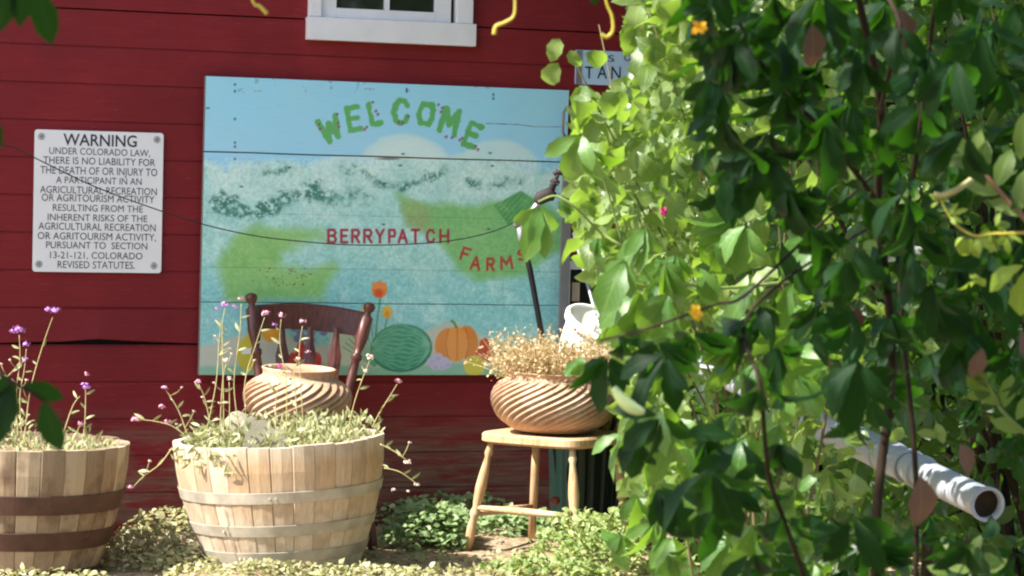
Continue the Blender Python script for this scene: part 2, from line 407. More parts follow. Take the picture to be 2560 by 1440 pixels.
box(bm, pu[3], iu1 + 0.028, -0.030, 0.004, SZT + 0.001, WTOP - 0.001, 0.001)
box(bm, pu[0] + .0005, pu[3] - .0005, -0.032, 0.004, SZT + 0.001, gz0, 0.001)
box(bm, pu[0] + .0005, pu[3] - .0005, -0.032, 0.004, WTOP - 0.04, WTOP - 0.001, 0.001)
obj('sash', bm, M['white'], frame)
bm = bmesh.new(); box(bm, pu[1] - .0005, pu[2] + .0005, -0.029, 0.002, gz0 + .0005, WTOP - .041)
box(bm, pu[0] + .001, pu[1] - .001, -0.028, 0.002, (gz0 + WTOP) / 2 - .008, (gz0 + WTOP) / 2 + .008)
box(bm, pu[2] + .001, pu[3] - .001, -0.028, 0.002, (gz0 + WTOP) / 2 - .008, (gz0 + WTOP) / 2 + .008)
obj('muntin', bm, M['white'], frame)
for a, b in ((pu[0], pu[1]), (pu[2], pu[3])):
    for c, d in ((gz0, (gz0 + WTOP) / 2 - .008), ((gz0 + WTOP) / 2 + .008, WTOP - .04)):
        bm = bmesh.new(); box(bm, a + .001, b - .001, -0.012, -0.008, c + .001, d - .001); obj('pane', bm, M['glass'], frame)

# ------------------------------------------------------------------ WARNING SIGN
def text_mesh(body, name, mat, parent, x0, x1, zc, h, y, rot=0.0, bold=0.012):
    cu = bpy.data.curves.new(name, 'FONT'); cu.body = body; cu.offset = bold; cu.resolution_u = 3
    to = bpy.data.objects.new(name, cu); link(to)
    dg = bpy.context.evaluated_depsgraph_get(); me_ = bpy.data.meshes.new_from_object(to.evaluated_get(dg))
    bpy.data.objects.remove(to)
    co = np.empty(len(me_.vertices) * 3, np.float32); me_.vertices.foreach_get('co', co); co = co.reshape(-1, 3)
    a = co.min(0); b = co.max(0); w = b[0] - a[0]; hh = 0.7
    X = (co[:, 0] - a[0]) / w * (x1 - x0) - (x1 - x0) / 2; Z = (co[:, 1]) / hh * h - h / 2
    c, s = math.cos(rot), math.sin(rot)
    out = np.stack([X * c - Z * s + (x0 + x1) / 2, np.full_like(X, y), X * s + Z * c + zc], -1)
    me_.vertices.foreach_set('co', out.astype(np.float32).reshape(-1)); me_.materials.clear(); me_.materials.append(mat)
    return me_
def join_meshes(name, meshes, mat, parent):
    bm = bmesh.new()
    for m_ in meshes: bm.from_mesh(m_)
    me_ = bpy.data.meshes.new(name); bm.to_mesh(me_); bm.free(); me_.materials.append(mat)
    for m_ in meshes: bpy.data.meshes.remove(m_)
    return mesh_obj(name, me_, parent)

OFF = 0.03
def rounded_plate(bm, x0, x1, z0, z1, y0, y1, r, shear=0.0):
    pts = []
    for cx, cz, a0 in ((x1 - r, z1 - r, 0), (x0 + r, z1 - r, 90), (x0 + r, z0 + r, 180), (x1 - r, z0 + r, 270)):
        for k in range(5): a = R(a0 + k * 22.5); pts.append((cx + r * math.cos(a), cz + r * math.sin(a)))
    f = [bm.verts.new((x, y0, z)) for x, z in pts]; b = [bm.verts.new((x, y1, z)) for x, z in pts]
    bm.faces.new(f); bm.faces.new(b[::-1]); n = len(pts)
    for i in range(n): bm.faces.new((f[i], b[i], b[(i + 1) % n], f[(i + 1) % n]))
a0 = wall(84, 500, OFF)[0]; a1 = wall(406, 505, OFF)[0]; zt = wall(249, 328, OFF)[1]; zb = wall(241, 681, OFF)[1]
sc = ((a0 + a1) / 2, (zt + zb) / 2)
ws = empty('warning_sign', W0 + WU * sc[0] + WN * 0.026 + Vector((0, 0, sc[1])), WYAW,
           'white metal warning sign with many lines of dark text on the red wall', 'sign')
bm = bmesh.new(); rounded_plate(bm, a0 - sc[0], a1 - sc[0], zb - sc[1], zt - sc[1], -0.004, 0.0, 0.010); obj('sign_plate', bm, M['signwhite'], ws)
LN = [('WARNING', 158, 342, 336, 365), ('UNDER COLORADO LAW,', 123, 375, 371, 388), ('THERE IS NO LIABILITY FOR', 108, 388, 394, 412),
      ('THE DEATH OF OR INJURY TO', 101, 393, 418, 437), ('A PARTICIPANT IN AN', 140, 354, 443, 460), ('AGRICULTURAL RECREATION', 100, 392, 467, 485),
      ('OR AGRITOURISM ACTIVITY', 104, 386, 487, 505), ('RESULTING FROM THE', 132, 357, 512, 529), ('INHERENT RISKS OF THE', 119, 368, 536, 553),
      ('AGRICULTURAL RECREATION', 96, 389, 558, 576), ('OR AGRITOURISM ACTIVITY,', 94, 390, 582, 600), ('PURSUANT TO  SECTION', 115, 368, 605, 622),
      ('13-21-121, COLORADO', 125, 356, 630, 647), ('REVISED STATUTES.', 144, 337, 653, 671)]
tm = []
for s_, x0, x1, y0, y1 in LN:
    yc = (y0 + y1) / 2; u0 = wall(x0, yc, OFF)[0] - sc[0]; u1 = wall(x1, yc, OFF)[0] - sc[0]; zc = wall((x0 + x1) / 2, yc, OFF)[1] - sc[1]
    h = wall(x0, y0, OFF)[1] - wall(x0, y1, OFF)[1]
    tm.append(text_mesh(s_, 'lettering', M['ink'], None, u0, u1, zc, h, -0.0048, 0, 0.012 if s_ == 'WARNING' else 0.0))
join_meshes('lettering', tm, M['ink'], ws)
for px, py in ((103, 341), (392, 349), (97, 660), (384, 664)):
    u, z = wall(px, py, OFF); bm = bmesh.new()
    tube(bm, [(u - sc[0], -0.0042, z - sc[1]), (u - sc[0], -0.006, z - sc[1])], [0.012, 0.0105], 14); w_ = obj('washer', bm, M['galv'], ws)
    bm = bmesh.new(); tube(bm, [(u - sc[0], -0.0062, z - sc[1]), (u - sc[0], -0.009, z - sc[1])], [0.0045, 0.003], 8); obj('screw', bm, M['greypost'], w_)

# ------------------------------------------------------------------ PAINTED WELCOME BOARD
BW, BH = 1340, 1040
TLc, TRc, BRc, BLc = (515, 190), (1423, 226), (1397, 938), (498, 938)
uu, vv = np.meshgrid((np.arange(BW) + .5) / BW, 1 - (np.arange(BH) + .5) / BH)   # row 0 = bottom
def bil(i): return (1 - uu) * (1 - vv) * TLc[i] + uu * (1 - vv) * TRc[i] + uu * vv * BRc[i] + (1 - uu) * vv * BLc[i]
PX, PY = bil(0), bil(1)
img = np.zeros((BH, BW, 3))
n1 = fbm(BW, BH, 10, 21, 5); n2 = fbm(BW, BH, 60, 31, 4); n3 = fbm(BW, BH, 26, 41, 4); n4 = fbm(BW, BH, 170, 61, 3)
def C(*c): return np.array(c) / 255.0
def put(mask, col, alpha=1.0):
    mk = (np.clip(mask, 0, 1) * alpha)[..., None]; img[:] = img * (1 - mk) + np.asarray(col) * mk
def soft(d, w=1.5): return np.clip(0.5 - d / (2 * w), 0, 1)
def ell(cx, cy, rx, ry, rot=0, w=1.5):
    c, s = math.cos(R(rot)), math.sin(R(rot)); dx = PX - cx; dy = PY - cy
    x = (dx * c + dy * s) / rx; y = (-dx * s + dy * c) / ry
    return soft((np.hypot(x, y) - 1) * min(rx, ry), w)
def seg(pts, wid, w=1.2, jit=0.0):
    d = np.full(PX.shape, 1e6)
    for (x0, y0), (x1, y1) in zip(pts, pts[1:]):
        ax, ay = x1 - x0, y1 - y0; L = ax * ax + ay * ay + 1e-9
        t = np.clip(((PX - x0) * ax + (PY - y0) * ay) / L, 0, 1)
        d = np.minimum(d, np.hypot(PX - x0 - t * ax, PY - y0 - t * ay))
    return soft(d - wid + (n2 - .5) * jit, w)
def poly(pts, w=1.5, jit=0):
    ins = np.zeros(PX.shape, bool); d = np.full(PX.shape, 1e6)
    for i in range(len(pts)):
        x0, y0 = pts[i]; x1, y1 = pts[(i + 1) % len(pts)]
        cond = ((y0 > PY) != (y1 > PY)) & (PX < (x1 - x0) * (PY - y0) / (y1 - y0 + 1e-9) + x0); ins ^= cond
        ax, ay = x1 - x0, y1 - y0; t = np.clip(((PX - x0) * ax + (PY - y0) * ay) / (ax * ax + ay * ay + 1e-9), 0, 1)
        d = np.minimum(d, np.hypot(PX - x0 - t * ax, PY - y0 - t * ay))
    return soft(np.where(ins, -d, d) + (n1 - .5) * jit, w)
# sky, snow, teal meadow
tt = np.clip((PY - 190) / 230, 0, 1)[..., None]
img[:] = C(150, 205, 228) * (1 - tt) + C(158, 206, 236) * tt
dome = np.minimum.reduce([np.hypot((PX - 1000) / 118, (PY - 420) / 84) * 84 - 84, np.hypot((PX - 1245) / 104, (PY - 424) / 74) * 74 - 74, np.hypot((PX - 860) / 110, (PY - 430) / 44) * 44 - 44])
put(soft(dome + (n1 - .5) * 16, 5), C(196, 220, 226), .95); put(soft(np.hypot((PX - 1010) / 80, (PY - 392) / 44) * 44 - 44, 12), C(212, 226, 226), .7)
ridge = soft(-(PY - (412 + 14 * np.sin(PX / 95.0) - 22 * np.exp(-((PX - 740) / 100) ** 2) + 16 * np.sin(PX / 41.0 + 1) * np.exp(-((PX - 640) / 140) ** 2))) + (n1 - .5) * 70, 9)
put(ridge, C(198, 222, 220))
mead = soft(-(PY - 500) + (n1 - .5) * 160, 40); put(mead, C(166, 208, 206))
low = soft(-(PY - 690) + (n1 - .5) * 130, 40); put(low, C(138, 194, 198))
put((PY > 400) * np.clip((n3 - .5) * 4, 0, 1), C(134, 190, 190), .35); put((PY > 420) * np.clip((n2 - .55) * 5, 0, 1), C(112, 172, 176), .22)
put((PY > 395) * np.clip((n3[:, ::-1] - .52) * 4, 0, 1), C(206, 228, 224), .45)
img[:] += ((n4 - .5) * .16 * (PY > 395))[..., None]
sm = np.clip((n4 - .28) * 5, 0, 1) * np.clip((n3[::-1] - .25) * 4, 0, 1)
for pts, w in (([(545, 500), (565, 520), (620, 533), (665, 522), (720, 497), (765, 478)], 17), ([(550, 505), (580, 515)], 24), ([(765, 470), (800, 490), (860, 492), (905, 495)], 18), ([(775, 462), (790, 452)], 9),
               ([(660, 428), (690, 424), (718, 418)], 6), ([(850, 424), (880, 426), (915, 446), (950, 462), (990, 468), (1030, 450), (1075, 440), (1100, 425)], 9),
               ([(1165, 456), (1200, 462), (1250, 452), (1300, 448)], 9), ([(700, 500), (640, 525)], 12)):
    put(seg(pts, w, 8, 34) * np.clip((n2[::-1] - .36) * 6, 0, 1) * sm, C(66, 118, 106), .88)
G1 = C(116, 176, 96)
fld = poly([(985, 485), (1015, 500), (1060, 514), (1110, 508), (1150, 518), (1185, 512), (1215, 500), (1260, 508), (1300, 500), (1330, 492), (1370, 520), (1410, 548), (1404, 620), (1340, 660), (1300, 688), (1190, 702), (1130, 670), (1095, 610), (1010, 560)], 11, 26)
put(fld, G1, .82)
put(fld * ell(1020, 545, 45, 50, 0, 14), C(150, 160, 112), .8)
roof = poly([(1228, 512), (1298, 476), (1340, 505), (1300, 560), (1262, 560)], 2, 4); put(roof, C(92, 156, 92), .9)
put(roof * (np.sin((PX + PY * .9) / 2.3) > .45), C(70, 128, 82), .55)
put(fld * np.clip((n2 - .55) * 6, 0, 1), C(150, 196, 120), .5); put(fld * seg([(1150, 530), (1150, 580), (1180, 660)], 2), C(150, 190, 140), .4)
fl2 = poly([(590, 600), (640, 572), (800, 566), (804, 602), (745, 612), (700, 634), (696, 660), (750, 678), (822, 668), (792, 752), (562, 750), (548, 660)], 14, 44)
put(fl2, C(134, 182, 98), .84); put(fl2 * np.clip((n3 - .5) * 5, 0, 1), C(112, 168, 92), .5); put(np.maximum(fl2, fld) * np.clip((n4 - .55) * 6, 0, 1), C(170, 200, 140), .35)
rd = random.Random(3)
for k in range(34):
    x = rd.uniform(625, 770); y = 672 + abs(x - 700) * -.12 + rd.uniform(0, 45); put(ell(x, y, 1.6, 1.6), C(130, 60, 56), .8)
# foot of the picture
sand = soft(-(PY - (862 - 30 * np.exp(-((PX - 640) / 90) ** 2) - 55 * np.exp(-((PX - 1110) / 95) ** 2))) + (n1 - .5) * 20, 6); put(sand, C(190, 184, 168), .9)
put(soft(-(PY - 912) + (n1 - .5) * 30, 5), C(122, 176, 150), .8)
put(ell(855, 860, 42, 55, 0, 4), C(196, 200, 176), .9); put(ell(690, 872, 46, 40, 0, 4), C(190, 190, 178), .8)
put(ell(615, 885, 26, 42, 0, 3), C(196, 180, 60)); put(ell(622, 855, 14, 20, 0, 2), C(196, 180, 60)); put(poly([(600, 872), (630, 870), (630, 884), (600, 885)]), C(225, 225, 225))
put(ell(672, 832, 24, 22), C(226, 160, 52)); put(ell(668, 828, 12, 10, 0, 5), C(236, 184, 84), .7)
for x, y in ((728, 820), (742, 832), (758, 818), (770, 832), (785, 820), (800, 830), (752, 845), (770, 850), (735, 846)): put(ell(x, y, 9, 9), C(120, 128, 168)); 
for x, y, a, b in ((722, 905, 12, 24), (742, 885, 12, 32), (760, 905, 12, 24), (780, 905, 14, 24), (700, 915, 14, 16)): put(ell(x, y, a, b, 8), C(196, 56, 50))
for k in range(16):
    a = R(-60 + k * 8); put(seg([(925, 915), (925 + 90 * math.sin(a), 915 - 95 * math.cos(a))], 1.8), C(92, 158, 122), .7)
put(seg([(940, 745), (932, 800), (925, 880)], 2.2), C(90, 150, 110)); put(seg([(957, 795), (945, 850), (930, 900)], 2), C(90, 150, 110))
put(ell(938, 724, 19, 20), C(224, 120, 50)); put(poly([(919, 722), (922, 702), (930, 710), (938, 698), (946, 710), (955, 704), (957, 724)]), C(224, 132, 60)); put(ell(936, 732, 10, 10, 0, 4), C(200, 70, 40), .8)
for cx, cy, s in ((957, 780, .72), (905, 772, .6)): put(ell(cx, cy, 18 * s, 22 * s), C(222, 168, 60)); put(ell(cx, cy + 5, 8 * s, 10 * s, 0, 3), C(206, 120, 50), .7)
wm = ell(993, 870, 77, 60, -4); put(wm, C(62, 138, 112))
for k in range(-5, 6):
    pts = [(918 + 150 * t, 870 + k * 11.5 * math.sin(math.pi * (t * .9 + .05)) + 3 * math.sin(t * 20 + k)) for t in np.linspace(0.02, .98, 12)]
    put(wm * seg(pts, 2.6, 2, 6), C(122, 182, 148), .6)
put(ell(993, 870, 77, 60, -4) - ell(991, 868, 74, 57, -4), C(40, 100, 80), .7)
put(ell(1108, 862, 30, 42, 8), C(216, 130, 58)); put(ell(1160, 856, 28, 42, -6), C(210, 122, 52)); put(ell(1133, 860, 30, 44), C(224, 142, 66))
for x in (1112, 1134, 1156): put(seg([(x, 822), (x + (x - 1134) * .35, 860), (x, 898)], 1.3), C(180, 92, 40), .7)
put(seg([(1132, 818), (1126, 806), (1120, 802)], 3), C(90, 130, 80))
for x, y, a, b in ((1205, 860, 14, 15), (1215, 885, 14, 20), (1195, 885, 13, 16), (1205, 878, 10, 20)): put(ell(x, y, a, b), C(192, 72, 46))
for x, y in ((1070, 903), (1085, 893), (1102, 903), (1078, 915), (1096, 915), (1108, 910)): put(ell(x, y, 13, 11), C(186, 176, 206)); put(ell(x + 3, y + 3, 6, 4, 0, 3), C(150, 140, 180), .5)
put(ell(1178, 915, 27, 26), C(206, 188, 70)); put(ell(1280, 925, 60, 26, 0, 4), C(112, 160, 110), .8)
# lettering
GL = {'W': [[(0, 1), (.25, 0), (.5, .75), (.75, 0), (1, 1)]], 'E': [[(1, 1), (0, 1), (0, 0), (1, 0)], [(0, .52), (.8, .52)]], 'L': [[(0, 1), (0, 0), (1, 0)]],
      'C': [[(1, .78), (.8, .97), (.35, 1), (.05, .75), (0, .4), (.15, .08), (.5, 0), (.85, .05), (1, .25)]], 'O': [[(.15, .95), (.85, .95), (1, .7), (1, .3), (.8, .03), (.2, .03), (0, .3), (0, .7), (.15, .95)]],
      'M': [[(0, 0), (.08, 1), (.5, .35), (.92, 1), (1, 0)]], 'B': [[(0, 0), (0, 1), (.75, 1), (.95, .78), (.7, .53), (0, .53)], [(.7, .53), (1, .27), (.8, 0), (0, 0)]],
      'R': [[(0, 0), (0, 1), (.8, 1), (1, .78), (.8, .5), (0, .5)], [(.45, .5), (1, 0)]], 'Y': [[(0, 1), (.5, .5), (1, 1)], [(.5, .5), (.5, 0)]], 'X': [[(0, 1), (.5, .5), (1, 1)], [(.5, .5), (.35, 0)]],
      'P': [[(0, 0), (0, 1), (.85, 1), (1, .76), (.85, .48), (0, .48)]], 'A': [[(0, 0), (.5, 1), (1, 0)], [(.2, .35), (.8, .35)]], 'T': [[(0, 1), (1, 1)], [(.5, 1), (.5, 0)]],
      'H': [[(0, 0), (0, 1)], [(1, 0), (1, 1)], [(0, .5), (1, .5)]], 'F': [[(0, 0), (0, 1), (1, 1)], [(0, .52), (.75, .52)]], 'S': [[(1, .85), (.5, 1), (.1, .85), (.1, .62), (.85, .42), (.95, .15), (.5, 0), (0, .12)]]}
def letter(ch, x0, y0, x1, y1, sw, col, rot=0, jit=0):
    cx, cy = (x0 + x1) / 2, (y0 + y1) / 2; w = x1 - x0 - 2 * sw; h = y1 - y0 - 2 * sw; c, s = math.cos(R(rot)), math.sin(R(rot))
    for st in GL[ch]:
        P = []
        for a, b in st:
            x = (a - .5) * w; y = -(b - .5) * h; P.append((cx + x * c - y * s, cy + x * s + y * c))
        put(seg(P, sw, 1.2, jit), col, .93)
gr = C(92, 164, 88)
for ch, x0, y0, x1, y1, r_, sw in (('W', 786, 288, 846, 356, -20, 7.3), ('E', 854, 262, 894, 330, -10, 6.8), ('L', 909, 253, 945, 315, -9, 6.3), ('C', 968, 243, 1014, 313, 2, 7.3),
                                ('O', 1032, 251, 1078, 318, 9, 7.3), ('M', 1088, 266, 1142, 338, 15, 7.3), ('E', 1152, 303, 1194, 372, 20, 7.3)): letter(ch, x0, y0, x1, y1, sw, gr, r_, 9)
rdc = C(160, 46, 60)
for ch, x0, x1 in (('B', 808, 833), ('E', 840, 861), ('R', 867, 890), ('R', 897, 921), ('Y', 927, 951), ('P', 959, 980), ('A', 983, 1009), ('T', 1016, 1040), ('C', 1054, 1078), ('H', 1088, 1114)): letter(ch, x0, 571, x1, 608, 3.2, rdc)
for ch, x0, y0, x1, y1, r_ in (('F', 1143, 617, 1168, 653, 18), ('A', 1167, 638, 1195, 676, 8), ('R', 1208, 643, 1231, 678, 2), ('M', 1243, 638, 1277, 674, -6), ('S', 1288, 621, 1312, 652, -14)): letter(ch, x0, y0, x1, y1, 3.3, C(172, 62, 48), r_)
for x, y in ((787, 312), (790, 322), (832, 286), (834, 308), (836, 318), (928, 278), (933, 286), (905, 318), (900, 324), (1008, 292), (994, 308), (985, 306), (1085, 262), (1095, 270), (1092, 280), (1105, 342), (1120, 344), (1140, 350), (1146, 346), (1180, 366), (1186, 374), (920, 256)):
    put(ell(x, y, 3.8, 3.8), C(170, 96, 112), .7); put(ell(x + 2, y - 2, 2, 2), C(70, 50, 100), .8)
# nails, cracks, flaked paint
for x, ys in ((584, (211, 228, 297, 356, 366, 397)), (1226, (236, 246)), (1006, (223, 228))):
    for y in ys: put(ell(x, y, 2.4, 3), C(50, 60, 70), .9)
for x, y in ((997, 384), (990, 413), (1224, 414), (950, 458), (948, 560), (1214, 572), (519, 270), (600, 466), (716, 418), (1218, 382)): put(ell(x, y, 4, 2.2), C(56, 62, 62), .8)
put(seg([(1208, 308), (1290, 311), (1330, 316), (1408, 317)], .8, .8, 2), C(70, 80, 90), .8)
put(ell(962, 396, 28, 3), C(104, 90, 86), .8); put(ell(1003, 395, 14, 5), C(206, 206, 196), .9)
fl = (n2[::-1] > .73); put(fl * (PY < 232), C(120, 140, 150), .5)
put(np.clip((fbm(BW, BH, 8, 77, 3) - .5) * 2, 0, 1), C(190, 205, 205), .18)
img[:] = np.clip(img * np.array([1.02, 1.05, 1.04]), 0, .96); rgba = np.ones((BH, BW, 4), np.float32); rgba[..., :3] = np.clip(img, 0, 1)
im = bpy.data.images.new('welcome_picture', BW, BH); im.pixels.foreach_set(rgba.ravel()); im.update(); im.pack()
t = NT('painted_board', 0.6, 0.25)
ti = t.node('ShaderNodeTexImage'); ti.image = im; ti.extension = 'EXTEND'
uvn = t.node('ShaderNodeUVMap'); t.l.new(uvn.outputs[0], ti.inputs[0])
g = t.noise(t.coord('Object', (1.5, 8, 22)), 10, 5, .65)
t.base(t.mix(t.ramp(g, [(0.5, (0,) * 3), (0.8, (0.3,) * 3)]), ti.outputs[0], s2l((150, 178, 182)))); t.bump(g, 0.3, 0.003)
M['picture'] = t.m
M['boardedge'] = wood('old_board_edge', s2l((96, 84, 76)), s2l((140, 128, 118)), None, axis='X')

BO = 0.055
bl = wall(*BLc, BO); br = wall(*BRc, BO); tl = wall(*TLc, BO); tr = wall(*TRc, BO)
bo = Vector(((bl[0] + br[0]) / 2, bl[1]))
board = empty('welcome_board', W0 + WU * bo.x + WN * BO + Vector((0, 0, bo.y)), WYAW,
              'large hand painted WELCOME board of planks with mountains, fields, a pumpkin and a watermelon', 'sign board')
def bpt(s, v):     # board parameter -> local x, z ; v = 0 top, 1 bottom
    x = (1 - s) * ((1 - v) * tl[0] + v * bl[0]) + s * ((1 - v) * tr[0] + v * br[0])
    z = (1 - s) * ((1 - v) * tl[1] + v * bl[1]) + s * ((1 - v) * tr[1] + v * br[1])
    return x - bo.x, z - bo.y
vb = [0.0, 0.252, 0.455, 0.638, 0.755, 1.0]
gaps = [0, .0020, .0003, .0003, .0011, 0]
for i in range(5):
    va, vc = vb[i] + gaps[i], vb[i + 1] - gaps[i + 1]; bm = bmesh.new(); uvl = bm.loops.layers.uv.new('UVMap'); n = 14; F = []; B = []
    for k in range(n + 1):
        s = k / n; ja = 0 if i == 0 else .0006 * math.sin(s * 17 + i * 3); jb = 0 if i == 4 else .0006 * math.sin(s * 17 + (i + 1) * 3)
        col = []
        g0 = .0018 if i in (0, 1, 4) else .0005; g1 = .0018 if i in (0, 3, 4) else .0005
        for v_, dy in ((va + ja, g0), (va + ja + .002, 0), (vc + jb - .002, 0), (vc + jb, g1)):
            x, z = bpt(s, v_); col.append((bm.verts.new((x, dy + (i % 2) * .0006, z)), s, v_))
        F.append(col); B.append([bm.verts.new((col[0][0].co.x, .024, col[0][0].co.z)), bm.verts.new((col[3][0].co.x, .024, col[3][0].co.z))])
    def face(q, uvs=None, mi=0):
        f = bm.faces.new([a[0] if isinstance(a, tuple) else a for a in q]); f.material_index = mi
        for lp, a in zip(f.loops, q):
            lp[uvl].uv = (a[1], 1 - a[2]) if isinstance(a, tuple) else (0, 0)
    for k in range(n):
        for j in range(3): face((F[k][j], F[k][j + 1], F[k + 1][j + 1], F[k + 1][j]))
        face((B[k][0], F[k][0][0], F[k + 1][0][0], B[k + 1][0]), mi=1); face((F[k][3][0], B[k][1], B[k + 1][1], F[k + 1][3][0]), mi=1)
        face((B[k][1], B[k][0], B[k + 1][0], B[k + 1][1]), mi=1)
    face((F[0][0][0], B[0][0], B[0][1], F[0][3][0], F[0][2][0], F[0][1][0]), mi=1); face((F[n][0][0], F[n][1][0], F[n][2][0], F[n][3][0], B[n][1], B[n][0]), mi=1)
    me = bpy.data.meshes.new('plank'); bmesh.ops.recalc_face_normals(bm, faces=bm.faces); bm.to_mesh(me); bm.free()
    me.materials.append(M['picture']); me.materials.append(M['boardedge']); mesh_obj('plank', me, board)
for s in (0.12, 0.85):
    x, z = bpt(s, 1.0); x1, z1 = bpt(s, 0.0); bm = bmesh.new(); box(bm, x - .03, x + .03, .0255, .03 + .001, z + .03, z1 - .03); obj('batten', bm, M['boardedge'], board)

# small blue sign on the right, notice below it
u0, z0 = wall(1438, 210, .03); u1 = wall(1640, 170, .03)[0]; z1 = wall(1438, 124, .03)[1]; cx = (u0 + u1) / 2; cz = (z0 + z1) / 2
st = empty('stall_sign', W0 + WU * cx + WN * .03 + Vector((0, 0, cz)), WYAW, 'pale blue lettered sign half hidden behind the shrub, right of the welcome board', 'sign')
bm = bmesh.new(); box(bm, u0 - cx, u1 - cx, 0, .006, z0 - cz, z1 - cz, .001); obj('sign_plate', bm, simple('pale_blue_sign', s2l((176, 204, 232)), .5, .3, .06, 8), st)
bm = bmesh.new(); box(bm, u0 - cx + .001, u0 - cx + .022, -.003, -.0005, z0 - cz + .002, z1 - cz - .002); obj('corner_strip', bm, M['greypost'], st)
tm = []
for ch, xa, xb, ya, yb in (('T', 1462, 1484, 166, 196), ('A', 1493, 1518, 164, 196), ('N', 1528, 1552, 166, 198), ('S', 1520, 1536, 138, 154), ('O', 1560, 1578, 134, 152)):
    ua, za = wall(xa, yb, .031); ub, zb_ = wall(xb, ya, .031)
    tm.append(text_mesh(ch, 'l', M['black'], None, ua - cx, ub - cx, (za + zb_) / 2 - cz, zb_ - za, -.0012, 0, 0.0))
join_meshes('lettering', tm, M['black'], st)
u0, z0 = wall(1418, 860, .03); u1 = wall(1590, 860, .03)[0]; z1 = wall(1425, 652, .03)[1]; cx = (u0 + u1) / 2; cz = (z0 + z1) / 2
nb = empty('notice_board', W0 + WU * cx + WN * .03 + Vector((0, 0, cz)), WYAW, 'white notice with a dark picture on the wall behind the grey post', 'notice')
bm = bmesh.new(); box(bm, u0 - cx, u1 - cx, 0, .008, z0 - cz, z1 - cz, .001); obj('notice_panel', bm, M['white'], nb)
bm = bmesh.new(); box(bm, u0 - cx + .006, u0 - cx + .13, -.003, -.0005, z0 - cz + .05, z1 - cz - .03); obj('dark_print', bm, M['black'], nb)
bm = bmesh.new(); box(bm, u0 - cx + .012, u0 - cx + .04, -.005, -.0035, z0 - cz + .15, z0 - cz + .215); obj('tan_print', bm, M['greywood'], nb)

# ------------------------------------------------------------------ GREY POST with loop
gp0 = at(1398, 1130, 9.22); gpt = at(1421, 346, 9.22)
gp = empty('metal_post', (gp0.x, gp0.y, 0), WYAW, 'grey flat metal post with a square loop handle beside the welcome board', 'post')
bm = bmesh.new(); dx = gpt.x - gp0.x
v = []
for (x, z) in ((-.018, -.05), (.018, -.05), (dx * 1 + .016, gpt.z), (dx - .016, gpt.z)):
    v.append((x, z))
f = [bm.verts.new((x, -.006, z)) for x, z in v]; b = [bm.verts.new((x, .006, z)) for x, z in v]
bm.faces.new(f); bm.faces.new(b[::-1])
for i in range(4): bm.faces.new((f[i], b[i], b[(i + 1) % 4], f[(i + 1) % 4]))
obj('post_strap', bm, M['greypost'], gp)
bm = bmesh.new(); q = [at(x, y, 9.22) - Vector((gp0.x, gp0.y, 0)) for x, y in ((1412, 342), (1406, 330), (1408, 282), (1416, 268), (1436, 266), (1446, 276), (1445, 334), (1438, 344), (1412, 342))]
tube(bm, [(p.x, 0, p.z) for p in q], .0055, 8); obj('loop_handle', bm, M['greypost'], gp, True)

# ------------------------------------------------------------------ HYDRANT and cable
hy = empty('water_hydrant', (at(1392, 1200, 8.95).x, 8.95, 0), 0, 'leaning black water pipe with a metal tap head in front of the welcome board', 'hydrant')
def H(px, py, Y=8.95): p = at(px, py, Y); return (p.x - hy.location.x, p.y - 8.95, p.z)
bm = bmesh.new(); b0 = H(1420, 1240); tube(bm, [(b0[0], 0, -.05), H(1355, 840), H(1326, 680), H(1312, 622)], .0098, 12); obj('pipe', bm, M['black'], hy, True)
bm = bmesh.new(); tube(bm, [H(1313, 628), H(1305, 596), H(1298, 566)], [.011, .013, .011], 12); tube(bm, [H(1298, 566), H(1285, 556)], .012, 10); obj('collar', bm, M['greypost'], hy, True)
bm = bmesh.new(); tube(bm, [H(1288, 560), H(1335, 523), H(1352, 500)], [.011, .011, .014], 10); obj('spout_arm', bm, M['galv'], hy, True)
bm = bmesh.new()
tube(bm, [H(1340, 508), H(1352, 494), H(1372, 486), H(1388, 492)], [.014, .024, .024, .014], 14); tube(bm, [H(1374, 490), H(1383, 462), H(1387, 456)], [.012, .012, .019], 10); tube(bm, [H(1387, 456), H(1390, 448)], [.019, .012], 10); obj('valve_body', bm, M['brass'], hy, True)
bm = bmesh.new(); tube(bm, [H(1389, 452), H(1394, 434)], .007, 8); tube(bm, [H(1384, 436), H(1392, 430), H(1408, 434)], [.007, .010, .007], 8); obj('tap_handle', bm, M['brass'], hy, True)
cp = [(-60, 325, 8.35), (40, 370, 8.4), (90, 396, 8.42), (240, 468, 8.5), (410, 530, 8.58), (520, 564, 8.64), (640, 590, 8.7), (760, 604, 8.76), (870, 612, 8.8), (980, 612, 8.84), (1100, 605, 8.88), (1190, 590, 8.91), (1250, 572, 8.93), (1292, 552, 8.945)]
far = [(-2.55, 8.1, 1.86), (-2.1, 8.25, 1.62)]
bm = bmesh.new(); tube(bm, spline(far + [tuple(at(*c)) for c in cp], 4), .0021, 6)
tag(obj('hanging_cable', bm, M['cable'], None, True), 'thin black cable sagging across the wall to the tap head', 'cable')

